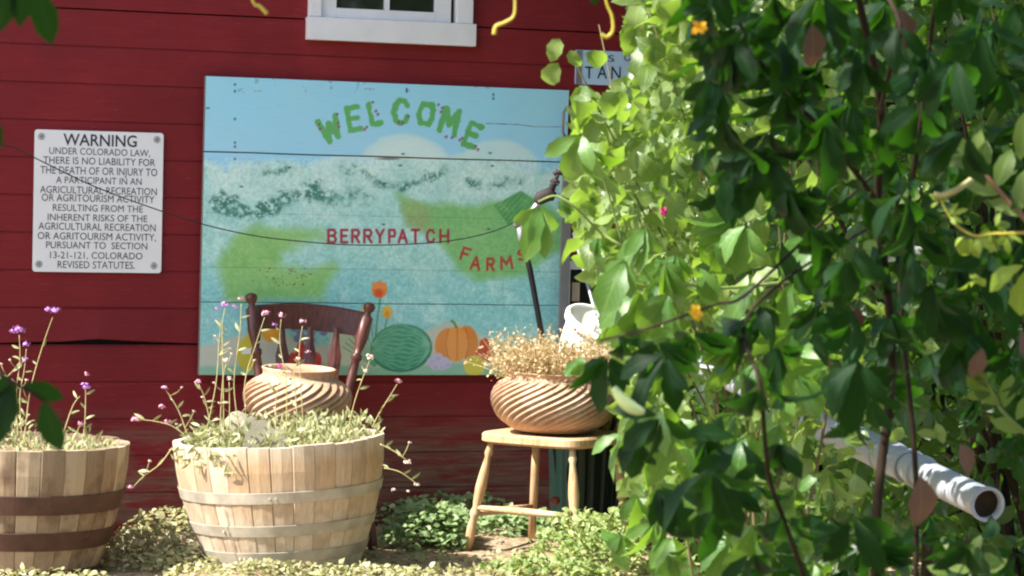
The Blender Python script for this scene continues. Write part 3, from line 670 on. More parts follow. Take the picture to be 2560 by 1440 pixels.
# ------------------------------------------------------------------ BARRELS
BHT = 0.40
def rprof(z): t = z / BHT; return 0.228 + 0.092 * math.sin(t * math.pi / 2) ** 0.95 * 1.0
def make_barrel(name, mat, hoopmat, hoops, label, group, n=30, hw=.0026):
    root = empty(name, label=label, cat='barrel planter', group=group)
    th = 0.024; meshes = []
    for var in range(3):
        bm = bmesh.new(); zs = [0, .08, .16, .24, .32, BHT - .004 - .002 * var]; half = math.pi / n * (0.990 - .004 * var); rows = []
        for z in zs:
            r = rprof(z) - .0012 * var; row = []
            for rr, aa in ((r - th, -half), (r - .0018, -half), (r, -half * .93), (r + .0012, 0), (r, half * .93), (r - .0018, half), (r - th, half)):
                row.append(bm.verts.new((rr * math.cos(aa), rr * math.sin(aa), z)))
            rows.append(row)
        for a, b in zip(rows, rows[1:]):
            for k in range(7): bm.faces.new((a[k], a[(k + 1) % 7], b[(k + 1) % 7], b[k]))
        bm.faces.new(rows[0][::-1]); bm.faces.new(rows[-1])
        me_ = bpy.data.meshes.new('stave'); bmesh.ops.recalc_face_normals(bm, faces=bm.faces); bm.to_mesh(me_); bm.free(); me_.materials.append(mat); meshes.append(me_)
    rr = random.Random(name + label)
    for k in range(n):
        o = mesh_obj('stave', meshes[rr.randrange(3)], root); o.rotation_euler.z = 2 * math.pi * k / n
    for (z0, z1) in hoops:
        bm = bmesh.new(); pr = [(rprof(z0) + .0014, z0), (rprof(z0) + .0030, z0 + .001), (rprof(z1) + .0030, z1 - .001), (rprof(z1) + .0014, z1)]
        lathe(bm, pr, 120, True); h = obj('hoop', bm, hoopmat, root)
        bm = bmesh.new(); a = rr.uniform(-2.4, -.8); r = rprof((z0 + z1) / 2) + .003
        for da in (0, .06): tube(bm, [(r * math.cos(a + da), r * math.sin(a + da), (z0 + z1) / 2), ((r + .003) * math.cos(a + da), (r + .003) * math.sin(a + da), (z0 + z1) / 2)], .004, 8)
        obj('rivet', bm, hoopmat, h)
    bm = bmesh.new(); bmesh.ops.create_circle(bm, cap_ends=True, radius=rprof(0) - th - .001, segments=32); bmesh.ops.translate(bm, verts=bm.verts, vec=(0, 0, .03)); obj('barrel_bottom', bm, mat, root)
    bm = bmesh.new(); rs = rprof(.345) - th - .0015
    rings = []
    for i in range(9):
        ring = []
        for j in range(36):
            a = 2 * math.pi * j / 36; r = rs * (i + .001) / 8; ring.append(bm.verts.new((r * math.cos(a), r * math.sin(a), .345 + (.012 * math.sin(r * 40 + a * 3) + rr.uniform(-.006, .006)) * (1 if i < 8 else 0))))
        rings.append(ring)
    for a, b in zip(rings, rings[1:]):
        for j in range(36): bm.faces.new((a[j], a[(j + 1) % 36], b[(j + 1) % 36], b[j]))
    obj('soil', bm, M['soil'], root, True, 'stuff')
    return root
hs_r = [(.048, .080), (.150, .178), (.183, .187), (.228, .262)]
bR = make_barrel('half_barrel', M['stave_r'], M['hoopgrey'], [(.045, .080), (.128, .162), (.228, .262)], 'pale half barrel planter with dull grey hoops, in front of the brown chair', 'half barrel planters', 30)
pR = at(698, 1085, 8.09); bR.location = (pR.x + .024, 8.09, -.006); bR.rotation_euler = (0, R(-3.6), R(12))
bL = make_barrel('half_barrel', M['stave_l'], M['rust'], [(.0, .036), (.098, .152), (.206, .262)], 'darker half barrel planter with brown rusty hoops, cut off by the left edge', 'half barrel planters', 28)
pL = at(50, 1108, 7.95); bL.location = (pL.x, 7.95, -.022); bL.rotation_euler = (R(.5), R(.5), R(40))
bm = bmesh.new(); bmesh.ops.create_icosphere(bm, subdivisions=3, radius=.5)
for v in bm.verts: v.co = Vector((v.co.x * .13, v.co.y * .1, v.co.z * .10)) * (1 + .12 * math.sin(v.co.x * 9 + v.co.z * 7) + .06 * math.sin(v.co.y * 17))
o = obj('rock', bm, M['rock'], None, True); o.location = at(605, 1072, 8.15); tag(o, 'rounded grey-green stone at the left inside the pale barrel', 'rock')
bm = bmesh.new()
pl_ = [(-.072, -.06), (-.066, -.004), (-.05, .010), (-.046, .034), (-.012, .041), (.004, .034), (.014, .012), (.036, .018), (.05, -.004), (.062, -.012), (.066, -.06)]
f_ = [bm.verts.new((x, -.012, z)) for x, z in pl_]; b_ = [bm.verts.new((x * .96, .014, z * .97 - .002)) for x, z in pl_]
bm.faces.new(f_); bm.faces.new(b_[::-1])
for i in range(len(pl_)): bm.faces.new((f_[i], b_[i], b_[(i + 1) % len(pl_)], f_[(i + 1) % len(pl_)]))
o = obj('stone_slab', bm, M['rock'], None); o.location = at(668, 1085, 7.93); o.rotation_euler = (R(-12), R(4), R(10)); tag(o, 'upright broken grey slab in the middle of the pale barrel', 'rock')

# ------------------------------------------------------------------ CHAIRS
TP = [(0, .010), (.06, .011), (.10, .0145), (.14, .010), (.20, .012), (.30, .0165), (.42, .019), (.52, .0165), (.60, .012), (.64, .018), (.67, .018), (.70, .012), (.78, .0165), (.90, .018), (1, .014)]
def brown_chair():
    c = at(770, 1085, 8.62); yaw = R(8)
    root = empty('wooden_chair', (c.x, 8.72, 0), yaw, 'dark red-brown wooden chair holding the round-bellied pot with collar', 'chair', 'chairs used as plant stands')
    SZ = .365
    bm = bmesh.new(); box(bm, -.2, .2, -.27, .12, SZ - .03, SZ, .010); obj('seat', bm, M['mahog'], root)
    for sx in (-1, 1):
        for y0, y1 in ((-.22, -.26), (.08, .12)):
            bm = bmesh.new(); turned(bm, (sx * .15, y0, SZ - .03), (sx * .19, y1, -.01), TP); obj('leg', bm, M['mahog'], root, True)
    def L(px, py, Y):
        p = at(px, py, Y) - Vector((root.location.x, root.location.y, 0)); p.z = at(px, py, Y).z
        return Vector((p.x * math.cos(-yaw) - p.y * math.sin(-yaw), p.x * math.sin(-yaw) + p.y * math.cos(-yaw), p.z))
    PP = [(0, .010), (.12, .012), (.45, .0155), (.54, .013), (.555, .018), (.585, .018), (.60, .011), (.65, .016), (.72, .022), (.88, .022), (.905, .012), (.925, .012), (.945, .018), (.97, .021), (.99, .017), (1, .008)]
    for t0, t1 in (((660, 1075, 8.76), (627, 733, 8.84)), ((845, 1075, 8.82), (926, 757, 8.92))):
        bm = bmesh.new(); turned(bm, L(*t0), L(*t1), PP, 16); obj('back_post', bm, M['mahog'], root, True)
    # crest rail, bowed backwards
    bm = bmesh.new(); n = 16; rows = []
    for i in range(n + 1):
        s = i / n; x = 640 + s * 272; crown = math.sin(math.pi * min(1, max(0, s)))
        yt = 762 + 18 * s - 12 * crown; yb = 822 + 22 * s - 8 * crown; Yc = 8.85 + .075 * s + .035 * crown
        a = L(x, yt, Yc); b = L(x, yb, Yc - .012)
        rows.append([bm.verts.new(b + Vector((0, -.009, 0))), bm.verts.new(a + Vector((0, -.007, -.006))), bm.verts.new(a + Vector((0, 0, 0))), bm.verts.new(a + Vector((0, .008, -.006))), bm.verts.new(b + Vector((0, .009, 0)))])
    for a, b in zip(rows, rows[1:]):
        for k in range(5): bm.faces.new((a[k], a[(k + 1) % 5], b[(k + 1) % 5], b[k]))
    bm.faces.new(rows[0]); bm.faces.new(rows[-1][::-1]); obj('crest_rail', bm, M['mahog'], root)
    for xt, xb in ((706, 705), (776, 768), (842, 822)):
        bm = bmesh.new(); p0 = L(xb, 1075, 8.79); p1 = L(xt, 818, 8.88); rows = []
        for t, w in ((0, .007), (.3, .009), (.5, .018), (.72, .0225), (.86, .012), (1, .008)):
            p = p0.lerp(p1, t); rows.append([bm.verts.new(p + Vector((dx_ * w, dy_, 0))) for dx_, dy_ in ((-1, -.003), (0, -.006), (1, -.003), (1, .005), (-1, .005))])
        for a, b in zip(rows, rows[1:]):
            for k in range(5): bm.faces.new((a[k], a[(k + 1) % 5], b[(k + 1) % 5], b[k]))
        bm.faces.new(rows[0]); bm.faces.new(rows[-1][::-1]); obj('back_slat', bm, M['mahog'], root)
    return root
brown_chair()

def pine_chair():
    z = .375; C0 = at(1386, 1085, 8.6)
    root = empty('pine_chair', (C0.x, 8.62, 0), R(-30), 'pale pine chair with turned legs holding the wide shallow pot', 'chair', 'chairs used as plant stands')
    bm = bmesh.new(); pts = []
    for k in range(40):
        a = 2 * math.pi * k / 40; c_, s_ = math.cos(a), math.sin(a); e = .42
        pts.append((.195 * math.copysign(abs(c_) ** e, c_), .195 * math.copysign(abs(s_) ** e, s_)))
    rr = [[bm.verts.new((x * k, y * k, zz)) for x, y in pts] for k, zz in ((.93, z - .034), (1.0, z - .026), (1.0, z - .006), (.975, z), (.80, z - .002), (.5, z - .006))]
    for a, b in zip(rr, rr[1:]):
        for k in range(40): bm.faces.new((a[k], a[(k + 1) % 40], b[(k + 1) % 40], b[k]))
    bm.faces.new(rr[0][::-1]); bm.faces.new(rr[-1]); obj('seat', bm, M['pine'], root)
    feet = {}
    for sx, sy, spl in ((-1, -1, .075), (1, -1, .04), (-1, 1, .02), (1, 1, .04)):
        bm = bmesh.new(); t0 = Vector((sx * .148, sy * .148, z - .03)); t1 = Vector((sx * (.148 + spl), sy * (.148 + spl * (.2 if sx < 0 and sy < 0 else .8)), -.012)); feet[(sx, sy)] = (t0, t1)
        prof = [(t, r * .95) for t, r in TP]
        if (sx, sy) == (-1, 1): prof = [(0, .013), (.3, .014), (1, .013)]
        turned(bm, t0, t1, prof); obj('leg', bm, M['pine'], root, True)
    def S(a, b, t):
        bm = bmesh.new(); p = feet[a][0].lerp(feet[a][1], t); q = feet[b][0].lerp(feet[b][1], t); turned(bm, p, q, [(0, .008), (.3, .011), (.5, .013), (.7, .011), (1, .008)], 10); obj('stretcher', bm, M['pine'], root, True)
    S((-1, -1), (1, -1), .60); S((-1, -1), (-1, 1), .66); S((1, -1), (1, 1), .66)
    for x, lx in ((.155, .05),):
        bm = bmesh.new(); turned(bm, (x, .14, z - .005), (x + .02, .22, z + .20), [(0, .012), (.5, .015), (1, .011)]); obj('back_post', bm, M['pine'], root, True)
        bm = bmesh.new(); turned(bm, (x - .06, .17, z - .005), (x - .04, .25, z + .20), [(0, .010), (.5, .012), (1, .009)]); obj('back_post', bm, M['pine'], root, True)
    return root
pine_chair()

# ------------------------------------------------------------------ POTS
def pot(prof, rid, amp, nrid, twist, label, loc, rot, zr0, zr1):
    bm = bmesh.new(); H_ = prof[-1][1]
    def fn(r, z, a):
        if z <= zr0 or z >= zr1: return r, z, a
        t = (z - zr0) / (zr1 - zr0); k = min(1, t / .10, (1 - t) / .08)
        w = (a + twist * t) * nrid / (2 * math.pi); s = w - math.floor(w)
        ridge = (s / .72 if s < .72 else (1 - s) / .28)
        return r + amp * (ridge - .5) * k, z, a
    def fn2(r, z, a):
        t = min(1, max(0, (z - zr0) / (zr1 - zr0))); rr_, zz_, _ = fn(r, z, a - twist * t); return rr_, zz_, a - twist * t
    # outer wall finely sampled
    P = []
    for (r0, z0), (r1, z1) in zip(prof, prof[1:]):
        n = max(1, int((z1 - z0) / .006)); P += [(r0 + (r1 - r0) * i / n, z0 + (z1 - z0) * i / n) for i in range(n)]
    P.append(prof[-1]); k = P[-1]
    inner = [(k[0] - .004, k[1] + .002), (k[0] - .012, k[1]), (k[0] - .014, k[1] - .03), (k[0] - .01, k[1] - .045)]
    lathe(bm, P + inner, nrid * 8, False, fn2)
    root = obj('terracotta_pot', bm, M['terra'], None, True); tag(root, label, 'pot', 'swirl ribbed terracotta pots')
    root.location = loc; root.rotation_euler = rot; return root
def smoothp(ctrl, n=24):
    s = spline([(r, z, 0) for r, z in ctrl], 4); return [(p.x, p.y) for p in s]
c = at(738, 1078, 8.58)
pot(smoothp([(.09, 0), (.115, .012), (.148, .05), (.168, .095), (.166, .135), (.140, .163), (.118, .177), (.115, .188), (.120, .203)]), .01, .015, 25, -1.7,
    'round terracotta pot with collar and swirled ribs on the brown chair', (c.x, 8.6, .362), (R(2), R(2), 0), .02, .170)
c = at(1380, 1072, 8.6); c2 = Vector((c.x, 8.62, .377))
pot(smoothp([(.105, 0), (.135, .010), (.175, .045), (.196, .09), (.192, .128), (.170, .158), (.150, .172), (.148, .180), (.156, .190)]), .01, .016, 32, -1.5,
    'wide shallow terracotta bowl with swirled ribs full of dried stalks on the pine chair', c2, (R(1), R(1), 1), .015, .168)
bm = bmesh.new(); bmesh.ops.create_circle(bm, cap_ends=True, radius=.139, segments=32)
o = obj('potting_soil', bm, M['soil'], None, kind='stuff'); o.location = c2 + Vector((0, 0, .166)); 

# green bin behind, bucket, rod, wooden post
bx = at(1462, 1100, 8.98)
gb = empty('green_bin', (bx.x, 9.0, 0), 0, 'dark green ribbed plastic bin in the shade behind the pine chair', 'bin')
bm = bmesh.new(); lathe(bm, [(.105, 0), (.125, .44), (.125, .48)], 72, False, lambda r, z, a: (r + .0035 * math.copysign(1, math.sin(a * 18)), z, a)); obj('bin_body', bm, M['greenpl'], gb)
bm = bmesh.new(); lathe(bm, [(.129, .445), (.136, .45), (.136, .482), (.129, .487)], 40, True); obj('bin_rim', bm, M['plastic'], gb, True)
bm = bmesh.new(); box(bm, -.075, .03, -.138, -.131, .445, .49); obj('bin_label', bm, M['plastic'], gb)
bk0 = Vector((bx.x - .035, 8.98, .490))
bk = empty('white_bucket', bk0, 0, 'white plastic bucket tilted behind the dried stalks', 'bucket'); bk.rotation_euler = (R(24), R(15), R(20)); bk.scale = (1.18, 1.18, 1.1)
bm = bmesh.new(); pr = [(.082, 0.02), (.088, .02), (.108, .225), (.104, .225), (.085, .028)]
lathe(bm, [(.001, .012), (.082, .012), (.088, .02), (.108, .225), (.103, .225), (.084, .03), (.001, .028)], 40); obj('bucket_body', bm, M['plastic'], bk, True)
bm = bmesh.new(); lathe(bm, [(.106, .205), (.116, .207), (.118, .226), (.112, .234), (.104, .230)], 40, True); obj('bucket_rim', bm, M['plastic'], bk, True)
bm = bmesh.new(); tube(bm, [(.118 * math.cos(a), .118 * math.sin(a) * .9 - .02, .205 - .13 * math.sin(a - math.pi)) for a in [math.pi + math.pi * i / 14 for i in range(15)]], .0022, 6); obj('bail_handle', bm, M['galv'], bk, True)
bm = bmesh.new(); p0 = at(1640, 1360, 8.75); p1 = at(1434, 582, 9.12); tube(bm, [p0, p0.lerp(p1, .5) + Vector((0.004, 0, 0)), p1], .0055, 8)
tag(obj('metal_rod', bm, M['galv'], None, True), 'thin pale metal rod leaning against the wall behind the white bucket', 'rod')
bm = bmesh.new(); pz = at(1675, 1000, 7.25); box(bm, pz.x - .017, pz.x + .017, 7.25 - .017, 7.25 + .017, -.05, .735, .003); tag(obj('wooden_post', bm, M['greywood'], None), 'pale weathered wooden post holding up the far end of the drain pipe', 'post')

# ------------------------------------------------------------------ DRAIN PIPE
q0 = at(1612, 838, 7.35); q1 = at(2075, 1072, 6.05); q2 = at(2470, 1262, 5.15)
dp = empty('drain_pipe', q2, 0, 'long pale metal drain pipe sloping down through the leaves', 'pipe')
def seg_pipe(a, b, r, inner=True):
    bm = bmesh.new(); ax = (b - a).normalized(); n = 28; x, y = frame_of(ax)
    prof = [(0, r - .003), (0, r), (.01, r), (.5, r), (.965, r), (.97, r), (.975, r + .0035), (1, r + .0035), (1, r - .003)]
    rings = [[bm.verts.new(a - q2 + (b - a) * t + (x * math.cos(w) + y * math.sin(w)) * rr) for w in [2 * math.pi * j / n for j in range(n)]] for t, rr in prof]
    for p, q in list(zip(rings, rings[1:])) + [(rings[-1], rings[0])]:
        for j in range(n): bm.faces.new((p[j], p[(j + 1) % n], q[(j + 1) % n], q[j]))
    return bm
M['pipe'] = simple('white_drain_metal', s2l((150, 154, 162)), .5, .35, .05, 8, 0, 0)
obj('pipe_section', seg_pipe(q0, q1, .030), M['pipe'], dp, True)
md = q1.lerp(q2, .55)
obj('pipe_section', seg_pipe(q1 - (q2 - q1) * .02, md, .0345), M['pipe'], dp, True)
obj('pipe_section', seg_pipe(md - (q2 - q1) * .01, q2, .031), M['pipe'], dp, True)
for tt_ in (.38, .44, .62):
    c_ = q1.lerp(q2, tt_); d_ = (q2 - q1).normalized() * .006; bm = bmesh.new(); tube(bm, [c_ - d_ - q2, c_ + d_ - q2], .0375 if tt_ < .6 else .037, 24); obj('joint_ring', bm, M['pipe'], dp, True)
ax_ = (q2 - q1).normalized(); bm = bmesh.new(); tube(bm, [q2 - ax_ * .03 - q2, q2 - ax_ * .018 - q2], .0275, 20); obj('pipe_end_disc', bm, M['bark'], dp)  # dark brown disc set inside the open end
sp = at(2330, 1200, 5.45)
bm = bmesh.new(); tube(bm, [(sp.x, sp.y + .035, -.05), (sp.x, sp.y + .035, sp.z + .02)], .012, 8); tag(obj('support_stake', bm, M['bark'], None, True), 'dark stake holding up the near end of the drain pipe', 'stake')

# ------------------------------------------------------------------ LEAVES
def blade(verts, faces, uvs, L, W, base=Vector((0, 0, 0)), ang=0, fold=.25, curl=.4, nseg=6, wave=0.0, peak=.45, tip=1.0, ser=0.0):
    ca, sa = math.cos(ang), math.sin(ang); i0 = len(verts); y = z = 0; th = 0
    for k in range(nseg + 1):
        t = k / nseg
        if k: th += curl / nseg; y += L / nseg * math.cos(th); z -= L / nseg * math.sin(th)
        p = math.log(.5) / math.log(peak); w = W / 2 * math.sin(math.pi * min(1, t) ** p) ** .85
        if ser and 0 < k < nseg: w *= 1 + ser * (1 if k % 2 else -1)
        w = max(w, .0006)
        for s in (-1, 0, 1):
            zz = z + abs(s) * w * fold + (wave * W * math.sin(t * 9 + s * 2) if s else 0); x = s * w
            verts.append(base + Vector((x * ca + y * sa, -x * sa + y * ca, zz))); uvs.append((.5 + s * .5, t))
    for k in range(nseg):
        a = i0 + 3 * k
        faces.append((a, a + 1, a + 4, a + 3)); faces.append((a + 1, a + 2, a + 5, a + 4))
def to_leafmesh(name, verts, faces, uvs, mat):
    me_ = bpy.data.meshes.new(name); me_.from_pydata([tuple(v) for v in verts], [], faces); me_.materials.append(mat)
    uvl = me_.uv_layers.new(name='UVMap'); li = np.empty(len(me_.loops), np.int32); me_.loops.foreach_get('vertex_index', li)
    uvl.data.foreach_set('uv', np.array(uvs, np.float32)[li].ravel()); me_.polygons.foreach_set('use_smooth', [True] * len(me_.polygons)); return me_
def single(L, W, **k):
    v, f, u = [], [], []; blade(v, f, u, L, W, **k); return v, f, u
def palm(L, n=5, spread=78, rr=None, droop=.55, wr=.37):
    v, f, u = [], [], []; rr = rr or random
    for i in range(n):
        s = -1 + 2 * i / (n - 1); ang = R(spread * s + rr.uniform(-7, 7)); l = L * (1 - .33 * abs(s)) * rr.uniform(.92, 1.08)
        i0 = len(v)
        blade(v, f, u, l, l * wr * rr.uniform(.9, 1.15), base=Vector((math.sin(ang), math.cos(ang), 0)) * L * .07, ang=ang, fold=rr.uniform(.15, .4), curl=droop * rr.uniform(.6, 1.4), nseg=7, wave=.05, peak=.56, ser=.09)
        ax = Vector((math.sin(ang), math.cos(ang), 0)); side = Vector((math.cos(ang), -math.sin(ang), 0))
        mt = Matrix.Rotation(R(rr.gauss(0, 26)), 3, ax) @ Matrix.Rotation(R(rr.gauss(-6, 20)), 3, side)
        for k in range(i0, len(v)): v[k] = mt @ v[k]
    return v, f, u
rl = random.Random(4)
V_small = [single(1, rl.uniform(.5, .68), fold=rl.uniform(.1, .6), curl=rl.uniform(.1, 1.6), wave=.09, nseg=7, peak=rl.uniform(.34, .44), ser=.07) for _ in range(14)]
V_oval = [single(1, rl.uniform(.42, .52), fold=rl.uniform(.15, .4), curl=rl.uniform(.1, .7), wave=.03, nseg=7, peak=.5, ser=.05) for _ in range(6)]
V_palm = [palm(1, 5, rl.uniform(36, 84), rl, rl.uniform(.3, 1.5)) for _ in range(18)]
V_hang = [palm(1, 5, rl.uniform(20, 46), rl, rl.uniform(.3, 1.3)) for _ in range(12)]
V_palm3 = [palm(1, 3, 32, rl, rl.uniform(.3, .9), .5) for _ in range(4)]
V_narrow = [single(1, rl.uniform(.16, .26), fold=.2, curl=rl.uniform(.2, 1.2), nseg=5, peak=.45) for _ in range(5)]
V_tiny = [single(1, rl.uniform(.6, .85), fold=.2, curl=rl.uniform(.0, .8), nseg=3, peak=.5) for _ in range(5)]
_cache = {}
def leafset(key, V, mat):
    if (key, mat.name) not in _cache: _cache[(key, mat.name)] = [to_leafmesh('leaf', *x, mat) for x in V]
    return _cache[(key, mat.name)]
def orient(tipd, nrm):
    y = tipd.normalized(); z = (nrm - y * nrm.dot(y))
    z = z.normalized() if z.length > 1e-4 else frame_of(y)[0]
    x = y.cross(z); return Matrix((x, y, z)).transposed()
def put_leaves(root, L, key, V, mat, cap=300, name='leaf', stuff='foliage'):
    """L: list of (pos, tipdir, normal, size). nearest/largest first become parts, the rest one stuff mesh."""
    rp = root.location if root else Vector((0, 0, 0))
    L = sorted(L, key=lambda q: -(q[3] / max(.5, q[0].y) if inframe(q[0]) else q[3] / 100 / max(.5, q[0].y)))
    ms = leafset(key, V, mat); rr = random.Random(len(L))
    for p, t, n, s in L[:cap]:
        o = mesh_obj(name, ms[rr.randrange(len(ms))], root)
        mm = orient(t, n).to_4x4() @ Matrix.Diagonal((s, s, s, 1)); mm.translation = p - rp; o.matrix_local = mm
    if len(L) > cap: stuff_leaves(root, L[cap:], V, mat, stuff)
def stuff_leaves(root, L, V, mat, name='foliage', kind='stuff'):
    rp = np.array(root.location if root else (0, 0, 0)); rr = random.Random(len(L) + 1)
    cos, fcs, uvs, vr = [], [], [], []; off = 0
    VA = [(np.array([tuple(a) for a in v]), np.array(f), np.array(u)) for v, f, u in V]
    for p, t, n, s in L:
        v, f, u = VA[rr.randrange(len(VA))]; m3 = np.array(orient(t, n)) * s
        cos.append(v @ m3.T + np.array(p) - rp); fcs.append(f + off); uvs.append(u); vr.append(np.full(len(v), rr.random())); off += len(v)
    co = np.concatenate(cos).astype(np.float32); fa = np.concatenate(fcs).astype(np.int32); uv = np.concatenate(uvs).astype(np.float32)
    me_ = bpy.data.meshes.new(name); me_.vertices.add(len(co)); me_.vertices.foreach_set('co', co.ravel())
    me_.loops.add(fa.size); me_.loops.foreach_set('vertex_index', fa.ravel()); me_.polygons.add(len(fa))
    me_.polygons.foreach_set('loop_start', np.arange(0, fa.size, 4, dtype=np.int32)); me_.polygons.foreach_set('use_smooth', np.ones(len(fa), bool))
    me_.update(calc_edges=True); l = me_.uv_layers.new(name='UVMap'); l.data.foreach_set('uv', uv[fa.ravel()].ravel())
    a = me_.attributes.new('var', 'FLOAT', 'POINT'); a.data.foreach_set('value', np.concatenate(vr).astype(np.float32))
    me_.materials.append(mat); me_.validate()
    return mesh_obj(name, me_, root, kind)
def inframe(p):
    d = p - CAM; y = d.dot(F_)
    if y < .3: return False
    return abs(d.dot(R_) / y) < .2 and abs(d.dot(U_) / y) < .115
def rv(r, s=1.0): return Vector((r.gauss(0, s), r.gauss(0, s), r.gauss(0, s)))
def rleaf(r, p, size, down=1.0, face=.8, jit=.6, out=None):
    t = Vector((0, 0, -down)) + rv(r, jit)
    if out: t += out
    n = Vector((0, -face, .35)) + rv(r, jit * .9)
    return (p, t, n, size)

def xleft(y):
    K = [(-200, 1580), (0, 1585), (60, 1560), (120, 1600), (205, 1590), (240, 1450), (260, 1445), (330, 1470), (420, 1440), (520, 1440), (600, 1450), (680, 1480), (780, 1560), (880, 1570), (960, 1555), (1040, 1570), (1150, 1575), (1250, 1560), (1330, 1500), (1440, 1480), (1700, 1400)]
    for (a, xa), (b, xb) in zip(K, K[1:]):
        if a <= y <= b: return xa + (xb - xa) * (y - a) / (b - a)
    return 1560
def branches(root, ends, base, mat, r0, r):
    bm = bmesh.new()
    for e in ends:
        b = base + Vector((r.uniform(-.12, .12), r.uniform(-.1, .1), 0)); mdp = b.lerp(e, .55) + rv(r, .05) + Vector((0, 0, .08))
        tube(bm, spline([b - root.location, b.lerp(e, .3) + rv(r, .02) - root.location, mdp - root.location, e - root.location], 4), [r0 * (1 - .8 * i / 12) for i in range(13)], 6)
    return obj('branch', bm, mat, root, True)

# sunlit shrub --------------------------------------------------------------
r = random.Random(21)
sh = empty('leafy_shrub', (.55, 5.2, 0), 0, 'sunlit light green shrub with small leaves hiding the right end of the welcome board', 'shrub')
D_ = []
for k in range(1500):
    x = 1640 + 700 * r.random(); y = r.uniform(-260, 1300); Y = r.uniform(5.9, 6.6); p = at(x, y, Y)
    if p.z < .03 or (780 < y < 1130 and x < 1950): continue
    D_.append(rleaf(r, p, r.uniform(.05, .08), .5, .6, .7))
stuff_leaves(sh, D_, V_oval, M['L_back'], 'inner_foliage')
L = []; ends = []
while len(L) < 2500:
    y = r.uniform(-260, 1250); x = xleft(y) + abs(r.gauss(0, 1)) * 250 + 6
    if x > 2450: continue
    if 790 < y < 1100 and 1700 < x < 1900 and r.random() < .75: continue
    Y = r.uniform(4.6, 5.9); p = at(x, y, Y)
    if p.z < .03: continue
    sz = r.uniform(.034, .072)
    L.append(rleaf(r, p, sz, .55, .55, .75, Vector((-.35, 0, 0))))
for (x, y, a, s) in ((1400, 125, -30, 70), (1425, 150, 30, 60), (1395, 195, -20, 95), (1465, 165, 70, 80), (1600, 50, -40, 100), (1585, 100, -20, 90), (1655, 40, 10, 110), (1470, 255, -10, 100), (1520, 275, 60, 90), (1500, 330, -20, 90)):
    p = at(x, y - s * .4, 4.7); L.append((p, Vector((math.sin(R(a)), 0, -math.cos(R(a)))) + rv(r, .15), Vector((-.1, -1, .3)) + rv(r, .3), s * 4.7 / FPX * 1.05))
for k in range(15): e = at(r.uniform(1480, 2050), r.uniform(-60, 900), r.uniform(4.8, 5.6)); ends.append(e)
ends += [at(1440, 160, 4.72), at(1620, 20, 4.72), at(1470, 240, 4.75)]
branches(sh, ends, Vector((.55, 5.2, 0)), M['greenbark'], .006, r)
put_leaves(sh, L, 'small', V_small, M['L_shrub'])
# blossoms on it
for x, y, s, mt, lb in ((1748, 68, 26, 'orange', 'yellow-orange blossom near the top of the shrub'), (1738, 782, 24, 'orange', 'yellow blossom half way down the shrub beside the dark creeper leaves'), (1660, 528, 13, 'magenta', 'small magenta blossom in the middle of the sunlit shrub')):
    bY = 2.9 if mt == 'orange' else 4.3; p = at(x, y, bY); bl_ = empty('blossom', p, 0, lb, 'flower', 'blossoms among the leaves')
    for k in range(6):
        a = k * math.pi / 3; sz = s * bY / FPX; ms = leafset('ov', V_oval, M[mt]); o = mesh_obj('petal', ms[k % 6], bl_)
        mm = orient(Vector((math.cos(a), r.uniform(-1.2, .4), math.sin(a))) + rv(r, .25), Vector((0, -1, .3))).to_4x4() @ Matrix.Diagonal((sz * 1.3, sz, sz, 1)); o.matrix_local = mm

# creeper in front, mostly in shade -----------------------------------------
r = random.Random(33)
cr = empty('creeper_vine', (.62, 3.3, 0), 0, 'large dark five-fingered creeper hanging in the shade at the right, nearest to the camera', 'creeper')
hand = [(1850, 60, 3.1, 230, 5), (1835, 100, 3.0, 200, -15), (1520, 885, 3.3, 165, -5), (1560, 850, 3.35, 150, 15), (1640, 850, 3.0, 190, -8), (1725, 830, 3.05, 190, 10), (1855, 800, 3.1, 130, 25), (1655, 1040, 2.9, 200, -20),
        (1905, 960, 2.8, 260, 0), (1775, 1170, 2.7, 260, 5), (1950, 860, 3.0, 170, 20), (2060, 300, 3.0, 210, 10), (2010, 180, 3.1, 220, -20), (2390, 140, 2.9, 230, 0), (2420, 330, 2.8, 220, -30), (2300, 260, 3.0, 220, 30),
        (2150, 900, 3.0, 220, 0), (1950, 1100, 2.9, 170, 10), (2110, 330, 3.2, 170, 0), (1920, 330, 3.2, 160, 0), (2120, 640, 3.0, 200, 12), (2260, 480, 3.0, 220, -15), (2020, 560, 3.1, 200, 30), (2330, 700, 3.0, 200, 10), (2480, 620, 3.1, 200, 0),
        (2040, 760, 3.2, 170, -10), (2230, 780, 3.1, 180, 20), (1960, 1290, 2.9, 200, -10), (2130, 1290, 2.9, 220, 10), (2420, 1360, 2.9, 200, -20), (1880, 1380, 2.8, 200, 0), (2450, 60, 3.0, 200, 20), (2240, 60, 3.1, 180, -10), (1780, 20, 3.0, 130, -30), (1930, -20, 3.0, 200, 0), (2050, -20, 3.0, 220, 0)]
L = []
for x, y, Y, s, a in hand:
    p = at(x, y, Y); L.append((p, Vector((math.sin(R(a)), .1, -math.cos(R(a)))) + rv(r, .12), Vector((0, -1, .25)) + rv(r, .22), s * .88 * Y / FPX))
for k in range(210):
    x = 1860 + 840 * r.random() ** .8; y = r.uniform(-250, 1650); Y = r.uniform(3.1, 4.0)
    if 1730 < x < 1900 and 890 < y < 1030: continue
    if abs(y - (930 + (x - 1790) * .50)) < 70 and r.random() < .93: continue
    if 1900 < x < 2560 and abs(y - (900 + (x - 1790) * .50)) < 130 and y < (930 + (x - 1790) * .5) and r.random() < .6: continue
    p = at(x, y, Y); L.append(rleaf(r, p, r.uniform(.045, .085), .9, .8, .5))
